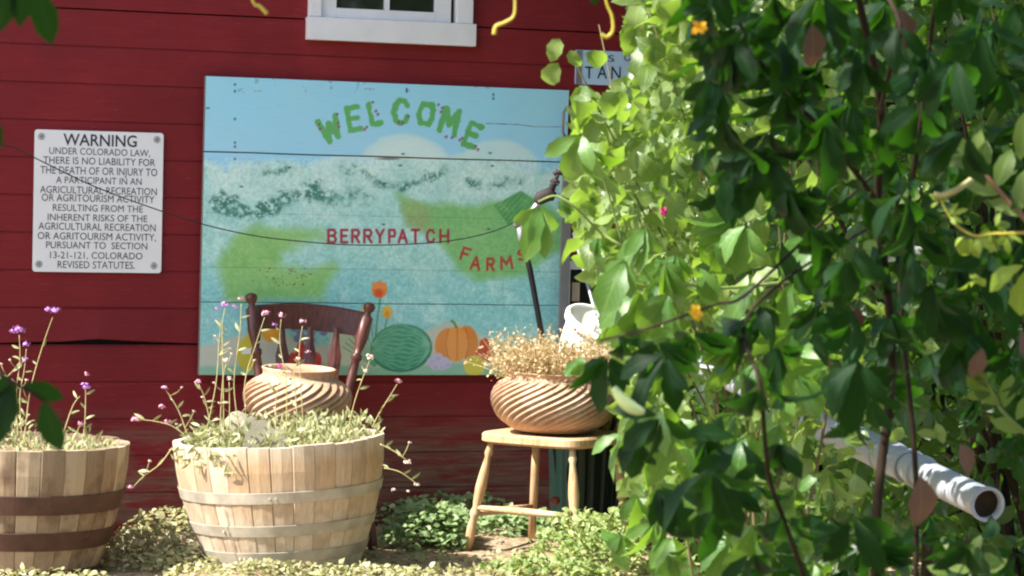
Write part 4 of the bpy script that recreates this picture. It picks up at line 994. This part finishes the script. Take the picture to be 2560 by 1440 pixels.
for k in range(14):
    x = r.uniform(1560, 1900); y = r.uniform(800, 1480); p = at(x, y, r.uniform(2.8, 3.3))
    if 1730 < x < 1900 and 850 < y < 1000: continue
    L.append(rleaf(r, p, r.uniform(.055, .085), 1, .9, .35))
for k in range(26):
    x = r.uniform(1760, 2000); y = r.uniform(-60, 520); L.append(rleaf(r, at(x, y, r.uniform(3.0, 3.4)), r.uniform(.055, .085), 1, .9, .35))
L = [l for l in L if not (1900 < (1280 + FPX * (l[0] - CAM).dot(R_) / (l[0] - CAM).dot(F_)) < 1 )]
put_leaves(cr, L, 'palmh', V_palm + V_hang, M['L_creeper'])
bm = bmesh.new()
def vine(bm, pts, r0, r1, root):
    s = spline([at(*p) - root.location for p in pts], 5); n = len(s); tube(bm, s, [r0 + (r1 - r0) * i / (n - 1) for i in range(n)], 7)
vine(bm, [(2200, 1700, 3.5), (2190, 1300, 3.45), (2230, 900, 3.5), (2195, 520, 3.5), (2200, 250, 3.4), (2120, -100, 3.3)], .007, .005, cr)
vine(bm, [(2280, 1700, 3.6), (2290, 1200, 3.6), (2250, 700, 3.6), (2290, 400, 3.6), (2350, -100, 3.5)], .004, .003, cr)
vine(bm, [(2010, 1440, 3.0), (1960, 1300, 2.95), (1920, 1180, 2.9), (1900, 960, 2.85), (1860, 820, 2.95), (1960, 700, 3.1), (2190, 560, 3.45)], .003, .0018, cr)
vine(bm, [(1500, 850, 3.3), (1590, 830, 3.1), (1680, 800, 3.05), (1790, 760, 3.1), (1860, 740, 3.1), (2010, 600, 3.3), (2200, 420, 3.45)], .0013, .0022, cr)
vine(bm, [(1850, 60, 3.1), (1930, 200, 3.2), (2060, 330, 3.3), (2190, 500, 3.45)], .002, .004, cr)
vine(bm, [(2190, -60, 3.3), (2250, 60, 3.2), (2230, 150, 3.25), (2200, 280, 3.4)], .003, .003, cr)
obj('stem', bm, M['bark'], cr, True)

# brighter hanging creeper sprays catching the sun
cr2 = empty('creeper_spray', at(1480, 500, 4.2), 0, 'bright green creeper leaves hanging in the sun along the left side of the shrub', 'creeper')
L = []
for x, y, s, a in ((1455, 330, 190, -8), (1480, 370, 170, 8), (1350, 510, 165, -6), (1395, 500, 70, 60), (1500, 590, 120, -10), (1570, 630, 190, -14), (1600, 720, 200, -12), (1640, 700, 150, 20), (1700, 640, 190, -30), (1760, 560, 190, 20), (1850, 540, 170, -60), (1880, 600, 160, -40), (1590, 800, 120, 10), (1470, 905, 90, -70),
                   (1560, 1080, 170, -20), (1610, 1110, 150, 10), (1700, 1060, 150, 20), (1760, 1100, 140, -20), (1590, 1230, 170, 0), (1650, 1200, 180, 20), (1560, 1330, 150, -10), (1640, 1350, 170, 10), (1820, 1330, 150, 0), (1720, 1380, 150, -20), (1970, 590, 150, 10), (2075, 900, 170, -70)):
    p = at(x, y, 4.2 + r.uniform(-.1, .2)); L.append((p, Vector((math.sin(R(a)), 0, -math.cos(R(a)))) + rv(r, .12), Vector((-.15, -1, .35)) + rv(r, .3), s * .86 * 4.25 / FPX))
for k in range(70):
    x = r.uniform(1560, 2080); y = r.uniform(560, 1480); p = at(x, y, r.uniform(3.9, 4.5))
    if 1740 < x < 1890 and 900 < y < 1010: continue
    L.append((p, Vector((r.gauss(-.2, .4), 0, -1)), Vector((-.2, -1, .35)) + rv(r, .4), r.uniform(.06, .10)))
put_leaves(cr2, L, 'palm3', V_hang + V_palm3, M['L_lit'])
bm = bmesh.new()
vine(bm, [(1345, 505, 4.25), (1390, 490, 4.25), (1440, 520, 4.25), (1500, 580, 4.3), (1560, 620, 4.3), (1640, 690, 4.4), (1800, 720, 4.5), (2000, 700, 4.6)], .0015, .003, cr2)
vine(bm, [(1455, 330, 4.2), (1500, 420, 4.25), (1560, 620, 4.3)], .0015, .002, cr2)
vine(bm, [(1700, 1500, 4.4), (1640, 1250, 4.35), (1620, 1100, 4.3), (1660, 900, 4.35), (1640, 690, 4.4)], .004, .003, cr2)
obj('stem', bm, M['greenstem'], cr2, True)

# dense hedge behind ---------------------------------------------------------
r = random.Random(51)
hd = empty('hedge', (1.4, 7.0, 0), 0, 'dense green hedge filling the background at the far right', 'hedge')
L = []
for k in range(9000):
    x = 1640 + 1250 * r.random() ** .9; y = r.uniform(-500, 1500); Y = r.uniform(6.4, 8.2) if x > 2050 else r.uniform(7.6, 8.6); p = at(x, y, Y)
    if p.z < .02 or p.z > 2.6: continue
    L.append(rleaf(r, p, r.uniform(.04, .09), .4, .5, .8))
B_ = []
for k in range(5200):
    p = at(r.uniform(1600, 3000), r.uniform(-700, 1330), r.uniform(8.5, 9.0))
    if p.z > .02 and (p - W0).dot(WN) > .2: B_.append(rleaf(r, p, r.uniform(.10, .15), .4, .8, .5))
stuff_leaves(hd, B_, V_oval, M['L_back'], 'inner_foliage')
for k in range(650):  # extra leaves added along the sun rays to shade the pipe's middle
    q_ = q0.lerp(q2, r.uniform(.25, .86)) + SUN_DIR * r.uniform(.3, .75) + rv(r, .035)
    if 1280 + FPX * (q_ - CAM).dot(R_) / (q_ - CAM).dot(F_) > 1640: L.append(rleaf(r, q_, r.uniform(.045, .07), .5, .5, .7))
ends = [at(r.uniform(1800, 2600), r.uniform(-300, 700), r.uniform(6.6, 7.6)) for _ in range(18)]
branches(hd, ends, Vector((1.4, 7.0, 0)), M['bark'], .016, r)
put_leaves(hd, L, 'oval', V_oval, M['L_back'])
# unseen tree above the frame, added to shade the right-hand leaves
r = random.Random(57)
tr_ = empty('added_shade_tree', (2.3, 7.2, 0), 0, 'unseen leafy tree added above the frame to shade the hedge and shrub', 'tree')
L = []
while len(L) < 6500:
    p = Vector((r.uniform(-.30, 2.6), r.uniform(3.7, 9.0), r.uniform(2.0, 2.75)))
    if (p - W0).dot(WN) < .35: continue
    if math.sin(p.x * 9 + p.y * 5) + math.sin(p.y * 10 - p.x * 6) > .9 and r.random() < .9: continue
    L.append(rleaf(r, p, r.uniform(.06, .10), .4, .3, .7))
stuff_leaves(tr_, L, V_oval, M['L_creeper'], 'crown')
bm = bmesh.new(); tube(bm, spline([(0, 0, -.05), (.02, .0, .8), (-.05, -.1, 1.6), (-.5, -.5, 2.2), (-1.4, -1.2, 2.45)], 5), [.07 * (1 - .85 * i / 20) for i in range(21)], 10)
for e in ((-1.2, .6, 2.4), (-1.8, -.2, 2.4), (-.9, -2.3, 2.4), (-1.8, -2.4, 2.4)): tube(bm, spline([(-.05, -.1, 1.6), (-.4 + e[0] * .2, -.2 + e[1] * .3, 2.1), e], 5), [.03 * (1 - .8 * i / 10) for i in range(11)], 8)
obj('trunk', bm, M['bark'], tr_, True)
# canopy of the arbour overhead ----------------------------------------------
r = random.Random(61)
ab = empty('arbour_vine', (-.9, 1.8, 0), 0, 'dark vine arbour overhead, its leaves dipping in at the top left and left edges', 'vine arbour')
L = []
for k in range(3800):
    p = Vector((r.uniform(-2.2, 1.5), r.uniform(-1.4, 3.5), 0)); p.z = r.uniform(1.85, 2.5) + max(0, p.y - 2.2) * .03
    if math.sin(p.x * 11 + p.y * 5) + math.sin(p.y * 13 - p.x * 7) > 1.2 and r.random() < .9: continue
    L.append(rleaf(r, p, r.uniform(.07, .11), .5, .3, .7))
for k in range(2200):       # unseen leaves behind and beside the photographer, added to block skylight
    p = Vector((r.uniform(-2.2, 1.7), r.uniform(-1.9, -1.3), r.uniform(0.1, 2.3))); L.append(rleaf(r, p, r.uniform(.08, .12), .7, .2, .6))
for k in range(1100):
    p = Vector((r.uniform(1.15, 1.6), r.uniform(-.8, 3.8), r.uniform(0.2, 2.3))); L.append(rleaf(r, p, r.uniform(.08, .12), .7, .2, .6))
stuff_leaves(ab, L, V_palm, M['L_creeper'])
VL = []
for x, y, s, a, Y in ((20, -60, 150, -10, 2.2), (95, -30, 150, 14, 2.1), (60, -60, 130, -5, 2.2), (-25, -20, 130, 0, 2.1), (-22, 285, 100, 10, 2.1), (10, 935, 200, -10, 2.15), (60, 950, 0, 0, 2.1), (1480, -45, 60, 10, 3.0), (1430, -50, 50, -20, 3.0), (1600, -120, 90, 0, 3.0), (1750, -110, 150, 0, 3.0)):
    if s: VL.append((at(x, y, Y), Vector((math.sin(R(a)), 0, -math.cos(R(a)))), Vector((.1, -1, .15)), s * Y / FPX, 0))
put_leaves(ab, [v_[:4] for v_ in VL], 'ov2', V_oval, M['L_creeper'])
put_leaves(ab, [(at(x, y, 2.15), Vector((math.sin(R(a)), .1, -math.cos(R(a)))), Vector((n_, -1, .1)), s * 2.15 / FPX) for x, y, s, a, n_ in ((35, 955, 170, -20, .2), (60, 960, 110, 70, 0), (110, 1000, 150, 12, -.2), (15, 975, 170, -30, .1))], 'ov2', V_oval, M['L_creeper'])
bm = bmesh.new()
vine(bm, [(-200, -900, 2.2), (-40, -200, 2.2), (20, -60, 2.2)], .004, .002, ab); vine(bm, [(-260, 800, 2.2), (-60, 900, 2.2), (40, 960, 2.15), (110, 1000, 2.15)], .003, .0015, ab)
vine(bm, [(-260, 800, 2.2), (-330, 200, 2.2), (-240, -800, 2.2)], .006, .006, ab)
for px_, py_, z_ in ((-1.0, 3.0, 0), (1.3, 3.4, 0), (-1.6, -1.4, 0), (1.5, -1.2, 0)):
    tube(bm, [Vector((px_, py_, -.05)) - ab.location, Vector((px_, py_, 2.2)) - ab.location], .03, 8)
for a, b in (((-1.0, 3.0, 2.15), (1.3, 3.4, 2.15)), ((-1.6, -1.4, 2.15), (-1.0, 3.0, 2.15)), ((1.5, -1.2, 2.15), (1.3, 3.4, 2.15))): tube(bm, [Vector(a) - ab.location, Vector(b) - ab.location], .02, 8)
obj('stem', bm, M['bark'], ab, True)
for pts in ([(1286, -120, 3.0), (1288, 0, 3.0), (1284, 40, 3.0), (1262, 56, 3.0), (1240, 66, 3.0), (1235, 86, 3.0)], [(1500, -110, 3.0), (1515, 0, 3.0), (1530, 40, 3.0), (1532, 76, 3.0), (1518, 92, 3.0), (1503, 86, 3.0)], [(600, -110, 3.0), (632, 2, 3.0), (648, 14, 3.0), (668, 34, 3.0)]):
    bm = bmesh.new(); s = spline([at(*p) - ab.location for p in pts], 6); n = len(s); tube(bm, s, [.0012 + .0013 * (i / n) for i in range(n)], 7); obj('tendril', bm, M['tendril'], ab, True)

# leafy branch and young shoots at the right edge ------------------------------
def shoot(name, label, cat, path, leaves, mat, stemmat, key, V, r0=.003):
    root = empty(name, at(*path[0]), 0, label, cat)
    bm = bmesh.new(); s = spline([at(*p) - root.location for p in path], 5); n = len(s); tube(bm, s, [r0 * (1 - .6 * i / n) for i in range(n)], 7); obj('stem', bm, stemmat, root, True)
    rr = random.Random(len(leaves)); LL = []
    for x, y, Y, s_, a in leaves: LL.append((at(x, y, Y), Vector((math.sin(R(a)), rr.uniform(-.3, .2), math.cos(R(a)))), Vector((rr.uniform(-.4, .2), -1, .5)), s_ * Y / FPX))
    put_leaves(root, LL, key, V, mat); return root
shoot('leafy_branch', 'sunlit branch with pointed oval leaves and a pinkish twig at the right edge', 'branch', [(2640, 640, 3.1), (2560, 545, 3.1), (2500, 480, 3.1), (2440, 410, 3.1), (2420, 385, 3.1)],
      [(2440, 415, 3.1, 80, -75), (2460, 430, 3.1, 95, -60), (2425, 395, 3.1, 75, -35), (2430, 400, 3.1, 80, 15), (2450, 440, 3.05, 95, 10), (2490, 470, 3.1, 110, 20), (2500, 485, 3.1, 100, -70), (2540, 530, 3.1, 120, 15), (2550, 400, 3.1, 130, 5), (2560, 540, 3.1, 100, -60), (2590, 570, 3.1, 110, 0), (2600, 600, 3.1, 100, 60)], M['L_shrub'], M['twig'], 'oval', V_oval, .004)
shoot('vine_shoot', 'yellow-green young vine shoot with star leaves, right of the drain pipe', 'vine shoot', [(2620, 575, 3.0), (2560, 582, 3.0), (2480, 585, 3.0), (2440, 590, 3.0), (2400, 570, 3.0), (2370, 535, 3.0), (2352, 500, 3.0)],
      [(2420, 592, 3.0, 70, 190), (2440, 592, 3.0, 60, 130), (2475, 580, 3.0, 60, 160), (2490, 570, 3.0, 55, 60), (2515, 585, 3.0, 50, 170), (2375, 540, 3.0, 45, 60), (2350, 505, 3.0, 40, -20), (2425, 700, 3.0, 60, 100), (2570, 660, 3.0, 190, 160)], M['L_young'], M['tendril'], 'palm', V_palm, .002)
shoot('leafy_branch', 'small bright leafed branch low at the right edge above the pipe end', 'branch', [(2620, 1130, 3.3), (2560, 1080, 3.3), (2500, 1020, 3.3), (2470, 960, 3.3), (2440, 950, 3.3)],
      [(2470, 960, 3.3, 75, -80), (2470, 965, 3.3, 70, -40), (2480, 985, 3.3, 70, -95), (2500, 1010, 3.3, 80, -60), (2510, 1020, 3.3, 90, 10), (2540, 1050, 3.3, 90, 30), (2560, 1080, 3.3, 90, -70), (2350, 1090, 3.3, 60, -80), (2360, 1110, 3.3, 60, -20), (2600, 1100, 3.3, 100, 10)], M['L_shrub'], M['greenstem'], 'oval', V_oval)
shoot('leafy_branch', 'bright leafed sprig at the bottom right corner', 'branch', [(2480, 1480, 3.2), (2440, 1420, 3.2), (2420, 1380, 3.2)],
      [(2420, 1390, 3.2, 70, -60), (2425, 1400, 3.2, 70, 20), (2440, 1420, 3.2, 90, -80), (2450, 1430, 3.2, 80, 60), (2440, 1400, 3.2, 70, 80), (2370, 1440, 3.2, 60, -60)], M['L_shrub'], M['greenstem'], 'oval', V_oval)
bm = bmesh.new(); tube(bm, spline([at(2440, 440, 3.05), at(2400, 470, 3.0), at(2360, 488, 3.0), at(2335, 486, 3.0)], 5), .0035, 8)
tag(obj('pale_stalk', bm, M['stem'], None, True), 'pale broken stalk beside the sunlit branch at the right', 'stalk')
bm = bmesh.new(); s = spline([at(1534, 968, 2.75), at(1556, 1000, 2.75), at(1586, 1022, 2.75), at(1612, 1030, 2.75)], 5); tube(bm, s, [.002 + .005 * math.sin(math.pi * min(1, (i + 1) / (len(s) + .5))) for i in range(len(s))], 10)
tag(obj('seed_pod', bm, simple('pale_green_pod', s2l((196, 214, 150)), .5, .3, .08), None, True), 'pale green pod hanging just right of the shallow terracotta bowl', 'seed pod')
# dead leaves
for x, y, Y, s, a, lb in ((2030, 60, 3.0, 120, 170, 'red-brown dead leaf at the top among the dark creeper'), (2145, 765, 3.3, 70, 180, 'curled tan dead leaf above the drain pipe'), (2300, 1190, 3.0, 150, 170, 'dark brown dead leaf hanging over the drain pipe'),
                          (2455, 870, 3.1, 90, 190, 'pink-brown dead leaf near the right edge'), (2550, 830, 3.1, 90, 150, 'pinkish dead leaf cut off by the right edge'), (2400, 1110, 3.2, 90, 150, 'brown dead leaf above the open end of the drain pipe'), (2250, 20, 3.4, 110, 160, 'pale grey dead leaf hanging at the top right')):
    me_ = leafset('ov2', V_oval, M['L_dead'])[int(x) % 6]; o = mesh_obj('dead_leaf', me_); sz = s * Y / FPX
    mm = orient(Vector((math.sin(R(a)), .1, math.cos(R(a)))), Vector((.3, -1, .3))).to_4x4() @ Matrix.Diagonal((sz * 1.2, sz, sz, 1)); mm.translation = at(x, y, Y); o.matrix_world = mm; tag(o, lb, 'dead leaf', 'dead leaves in the creeper')

# ------------------------------------------------------------------ VERBENA
def head_bm(rr, s):
    bm = bmesh.new()
    for k in range(20):
        a = rr.uniform(0, 6.28); e = rr.uniform(-.3, 1.2); p = Vector((math.cos(a) * math.cos(e), math.sin(a) * math.cos(e), math.sin(e) * .75)) * s * rr.uniform(.35, 1.15)
        x, y = frame_of(p); q = s * rr.uniform(.2, .36); b = [bm.verts.new(p + (x * math.cos(w) + y * math.sin(w)) * q + p.normalized() * (.2 * q if i % 2 else -.1 * q)) for i, w in enumerate([k_ * math.pi / 3 for k_ in range(6)])]
        bm.faces.new(b)
    return bm
def verbena(root, stems, Y0, seed, leafmat):
    rr = random.Random(seed)
    LL = []
    for path, heads in stems:
        pts = [at(*p) if len(p) == 3 else at(p[0], p[1], Y0) for p in path]; bm = bmesh.new()
        s = spline([p - root.location for p in pts], 5); n = len(s); tube(bm, s, [.0020 - .0010 * i / n for i in range(n)], 6); o = obj('stem', bm, M['stem'], root, True)
        for i in range(2, n - 2, 2):
            if rr.random() < .16:
                q_ = s[i] + Vector((rr.choice((-1, 1)) * rr.uniform(.015, .04), rr.uniform(-.02, .02), rr.uniform(.02, .05))); bm = bmesh.new(); tube(bm, [s[i], s[i].lerp(q_, .6) + Vector((0, 0, -.004)), q_], [.0012, .001, .0008], 5); obj('side_twig', bm, M['stem'], root, True)
                h = obj('flower_head', head_bm(rr, .0055), M['seed'], root); h.location = q_
            if rr.random() < .7: LL.append((s[i] + root.location, Vector((rr.choice((-1, 1)), rr.uniform(-.5, .5), rr.uniform(.2, 1.4))), Vector((0, -1, .3)) + rv(rr, .4), rr.uniform(.02, .042)))
        for hx, hy, sz, kind in heads:
            h = obj('flower_head', head_bm(rr, sz * Y0 / FPX), M[kind], root); h.location = at(hx, hy, pts[-1].y) - root.location
    stuff_leaves(root, LL, V_narrow, leafmat, 'stem_leaves')
va = empty('verbena', (bR.location.x, bR.location.y, .35), 0, 'tall lilac verbena growing in the pale barrel in front of the brown chair', 'flowering plant', 'verbena plants in the barrels')
stems = [([(515, 1085), (540, 960), (548, 850), (553, 802)], []),
         ([(560, 1085), (558, 950), (556, 820), (563, 768)], [(563, 762, 13, 'purple'), (543, 772, 7, 'purple'), (588, 768, 8, 'purple')]),
         ([(620, 1090), (612, 960), (640, 860), (662, 792)], [(665, 785, 12, 'pink'), (684, 812, 8, 'purple')]),
         ([(600, 1085), (585, 960), (600, 830), (603, 760)], [(602, 748, 9, 'pink')]),
         ([(716, 1090), (716, 960), (700, 860), (703, 798)], [(703, 790, 11, 'pink')]),
         ([(760, 1090), (752, 960), (748, 880), (756, 815)], [(757, 806, 12, 'pink')]),
         ([(690, 1090), (690, 1000), (704, 925)], [(700, 917, 9, 'magenta')]),
         ([(530, 1085), (520, 1030), (510, 990), (497, 960)], [(496, 955, 9, 'pink')]),
         ([(572, 1070), (574, 1020), (573, 955)], [(573, 948, 9, 'seed')]),
         ([(470, 1090), (448, 1030), (425, 990), (414, 975)], [(413, 970, 9, 'pink')]),
         ([(470, 1095), (430, 1065), (380, 1052), (345, 1050)], [(340, 1050, 12, 'pink'), (418, 1056, 10, 'pink'), (405, 1019, 10, 'pink')]),
         ([(870, 1080), (885, 1010), (905, 950), (925, 900)], [(924, 895, 13, 'seed'), (914, 928, 8, 'seed')]),
         ([(930, 1068), (950, 1030), (975, 990), (993, 960)], [(994, 955, 10, 'pink')]),
         ([(550, 1080), (556, 960), (566, 905)], [(566, 902, 10, 'seed')]),
         ([(745, 1090), (740, 1000), (735, 930), (745, 905)], [(745, 898, 8, 'seed'), (770, 880, 7, 'pink')]),
         ([(430, 1120, 7.75), (400, 1160, 7.75), (360, 1190, 7.75), (335, 1215, 7.75)], [(325, 1218, 9, 'pink')]),
         ([(950, 1110, 7.9), (985, 1128, 7.9), (1016, 1150, 7.9)], [(1018, 1156, 10, 'seed')]),
         ([(960, 1170, 7.9), (1000, 1180, 7.9), (1040, 1208, 7.9)], [(1042, 1212, 7, 'seed'), (1020, 1228, 6, 'seed'), (985, 1225, 6, 'seed')])]
stems = [(p, h) if len(p[0]) == 3 else ([(q[0], q[1], 8.0) for q in p], h) for p, h in stems]
verbena(va, stems, 8.0, 5, M['L_dryherb'])
r = random.Random(71); L = []
for k in range(1500):
    a = r.uniform(0, 6.28); q = .285 * math.sqrt(r.random()); p = Vector((bR.location.x + q * math.cos(a), bR.location.y + q * math.sin(a), .352 + r.random() ** 2 * .085 + (q * math.cos(a)) * .06))
    L.append((p, Vector((r.gauss(0, .5), r.gauss(0, .5), r.uniform(.3, 1.4))), Vector((0, -1, .3)) + rv(r, .6), r.uniform(.018, .042)))
for k in range(240):      # trailing over the left front rim
    a = R(r.uniform(200, 250)); q = r.uniform(.27, .345); p = Vector((bR.location.x + q * math.cos(a), bR.location.y + q * math.sin(a), .40 - max(0, q - .29) * 1.2 + r.uniform(-.03, .03)))
    L.append((p, Vector((r.gauss(-.3, .5), r.gauss(-.3, .4), r.uniform(-1, .4))), Vector((0, -1, .3)) + rv(r, .6), r.uniform(.018, .04)))
stuff_leaves(va, L, V_narrow, M['L_dryherb'], 'low_foliage')
vb_ = empty('verbena', (bL.location.x + .1, bL.location.y, .33), 0, 'purple verbena growing in the darker barrel at the left edge', 'flowering plant', 'verbena plants in the barrels')
stems = [([(60, 1110), (75, 980), (105, 870), (132, 792)], [(137, 779, 15, 'purple'), (120, 775, 9, 'purple')]), ([(45, 1110), (42, 980), (50, 900), (48, 838)], [(47, 827, 16, 'purple'), (30, 830, 8, 'purple')]),
         ([(55, 1100), (50, 990), (60, 930), (66, 872)], [(67, 863, 11, 'purple'), (63, 899, 9, 'purple')]), ([(205, 1110), (212, 1060), (214, 1000), (214, 975)], [(213, 968, 14, 'purple'), (216, 936, 8, 'pink')]),
         ([(170, 1110), (190, 1085), (200, 1062)], [(200, 1060, 9, 'pink')]), ([(-30, 1000), (0, 960), (30, 930), (50, 905)], []), ([(150, 1110), (180, 1020), (200, 990)], [])]
stems = [([(q[0], q[1], 7.95) for q in p], h) for p, h in stems]
verbena(vb_, stems, 7.95, 8, M['L_dryherb'])
L = []
for k in range(560):
    a = r.uniform(0, 6.28); q = .28 * math.sqrt(r.random()); p = Vector((bL.location.x + q * math.cos(a), bL.location.y + q * math.sin(a), .335 + r.random() ** 2 * .05))
    if q * math.cos(a) < 0: p.z += r.random() * .08
    L.append((p, Vector((r.gauss(0, .5), r.gauss(0, .5), r.uniform(.2, 1.2))), Vector((0, -1, .3)) + rv(r, .6), r.uniform(.018, .04)))
stuff_leaves(vb_, L, V_narrow, M['L_dryherb'], 'low_foliage')

# dried stalks in the bowl
r = random.Random(81); dr = empty('dried_plant', c2 + Vector((0, 0, .165)), 0, 'tangle of dried straw-coloured stalks in the shallow terracotta bowl', 'dried plant')
bm = bmesh.new(); L = []
for k in range(380):
    a = r.uniform(0, 6.28); q = .135 * math.sqrt(r.random()); b = Vector((q * math.cos(a), q * math.sin(a), 0)); d = Vector((b.x * 1.5 + r.gauss(-.02, .05), b.y * 1.2, 0)); h = r.uniform(.05, .155)
    e = b + d * .5 + Vector((0, 0, h)); mdp = b.lerp(e, .5) + rv(r, .012); tube(bm, [b, mdp, e], [.0011, .0009, .0006], 3, False)
    for j in range(15):
        t = r.uniform(.3, 1.05); p = b.lerp(e, t) + rv(r, .012); L.append((p + dr.location, rv(r, 1), rv(r, 1), r.uniform(.006, .014)))
for k in range(1500):
    a = r.uniform(0, 6.28); q = .15 * math.sqrt(r.random()); L.append((Vector((q * math.cos(a), q * math.sin(a), r.random() ** 1.5 * .10)) + dr.location, rv(r, 1), rv(r, 1), r.uniform(.006, .013)))
obj('stalks', bm, M['stem'], dr, kind='stuff'); stuff_leaves(dr, L, V_tiny, M['L_dry'], 'seed_husks')

# ------------------------------------------------------------------ GROUND PLANTS
def mound(name, label, cat, spots, mat, V, size, seed, up=.6, h=.1, kind='stuff'):
    rr = random.Random(seed); LL = []
    for (px, py, rx, ry, hh, n) in spots:
        c_ = atz(px, py, 0.0)
        for k in range(n):
            a = rr.uniform(0, 6.28); q = math.sqrt(rr.random()); x = c_.x + rx * q * math.cos(a); y = c_.y + ry * q * math.sin(a)
            z = gz(x, y) + hh * (1 - q * q) ** .5 * (rr.random() ** .45) + .004
            LL.append((Vector((x, y, z)), Vector((rr.gauss(0, .7), rr.gauss(-.2, .7), rr.uniform(-.2, up))), Vector((0, -.5, 1)) + rv(rr, .45), rr.uniform(*size)))
    o = stuff_leaves(None, LL, V, mat, name); tag(o, label, cat); return o
mound('mint_clump', 'low grey-green leafy weeds between the pale barrel and the pine chair', 'weeds', [(1070, 1362, .15, .12, .15, 760), (1115, 1350, .09, .12, .13, 420), (1280, 1335, .14, .10, .08, 420), (1110, 1315, .28, .08, .12, 600), (1400, 1335, .16, .12, .08, 420), (1330, 1290, .25, .12, .07, 400), (1000, 1265, .3, .08, .07, 300)], M['L_ground'], V_tiny, (.018, .034), 1)
mound('weeds', 'yellow-green upright weeds in front of the pine chair, below the shrub', 'weeds', [(1430, 1400, .14, .1, .15, 420), (1500, 1420, .14, .12, .18, 520), (1600, 1430, .2, .12, .24, 520), (1360, 1430, .20, .08, .05, 460)], M['L_weed'], V_small + V_narrow, (.014, .034), 2, 1.2)
mound('pale_ground_cover', 'dry pale creeping weeds on the ground between the two barrels and along the front', 'ground cover', [(420, 1370, .17, .22, .13, 900), (350, 1400, .16, .2, .09, 700), (470, 1420, .14, .12, .06, 500), (400, 1300, .15, .12, .12, 500), (640, 1450, .3, .06, .05, 450), (800, 1452, .3, .06, .05, 450), (100, 1470, .35, .06, .05, 420), (1080, 1440, .3, .05, .03, 260), (1200, 1400, .4, .16, .02, 160), (960, 1300, .08, .10, .09, 260), (930, 1455, .2, .06, .05, 300)], M['L_pale'], V_tiny + V_narrow[:2], (.010, .028), 3)
r = random.Random(91); L = []
for k in range(2600):
    p = atz(r.uniform(-200, 2000), 1250 + 300 * r.random(), 0); L.append((Vector((p.x, p.y, gz(p.x, p.y) + .003)), rv(r, 1), Vector((0, 0, 1)) + rv(r, .5), r.uniform(.006, .02)))
o = stuff_leaves(None, L, V_narrow + V_tiny, M['L_dry'], 'leaf_litter'); tag(o, 'dry leaf crumbs and straw scattered over the soil', 'leaf litter')
bm = bmesh.new()
for k in range(420):
    p = atz(r.uniform(-100, 1700), 1260 + 260 * r.random(), 0); s = r.uniform(.004, .012); q = bmesh.ops.create_icosphere(bm, subdivisions=1, radius=s)
    for v in q['verts']: v.co = Vector((v.co.x * r.uniform(.8, 1.2), v.co.y, v.co.z * .6)) + Vector((p.x, p.y, gz(p.x, p.y) + s * .2))
o = obj('pebbles', bm, M['rock'], None, kind='stuff'); tag(o, 'small stones and clods lying on the dry soil', 'pebbles')
bm = bmesh.new(); p = at(1388, 1252, 8.75); bmesh.ops.create_uvsphere(bm, u_segments=16, v_segments=10, radius=.016)
o = obj('red_knob', bm, M['knob'], None, True); o.location = (p.x, p.y, max(p.z, .02)); tag(o, 'small dark red ball on the ground under the pine chair', 'ball')
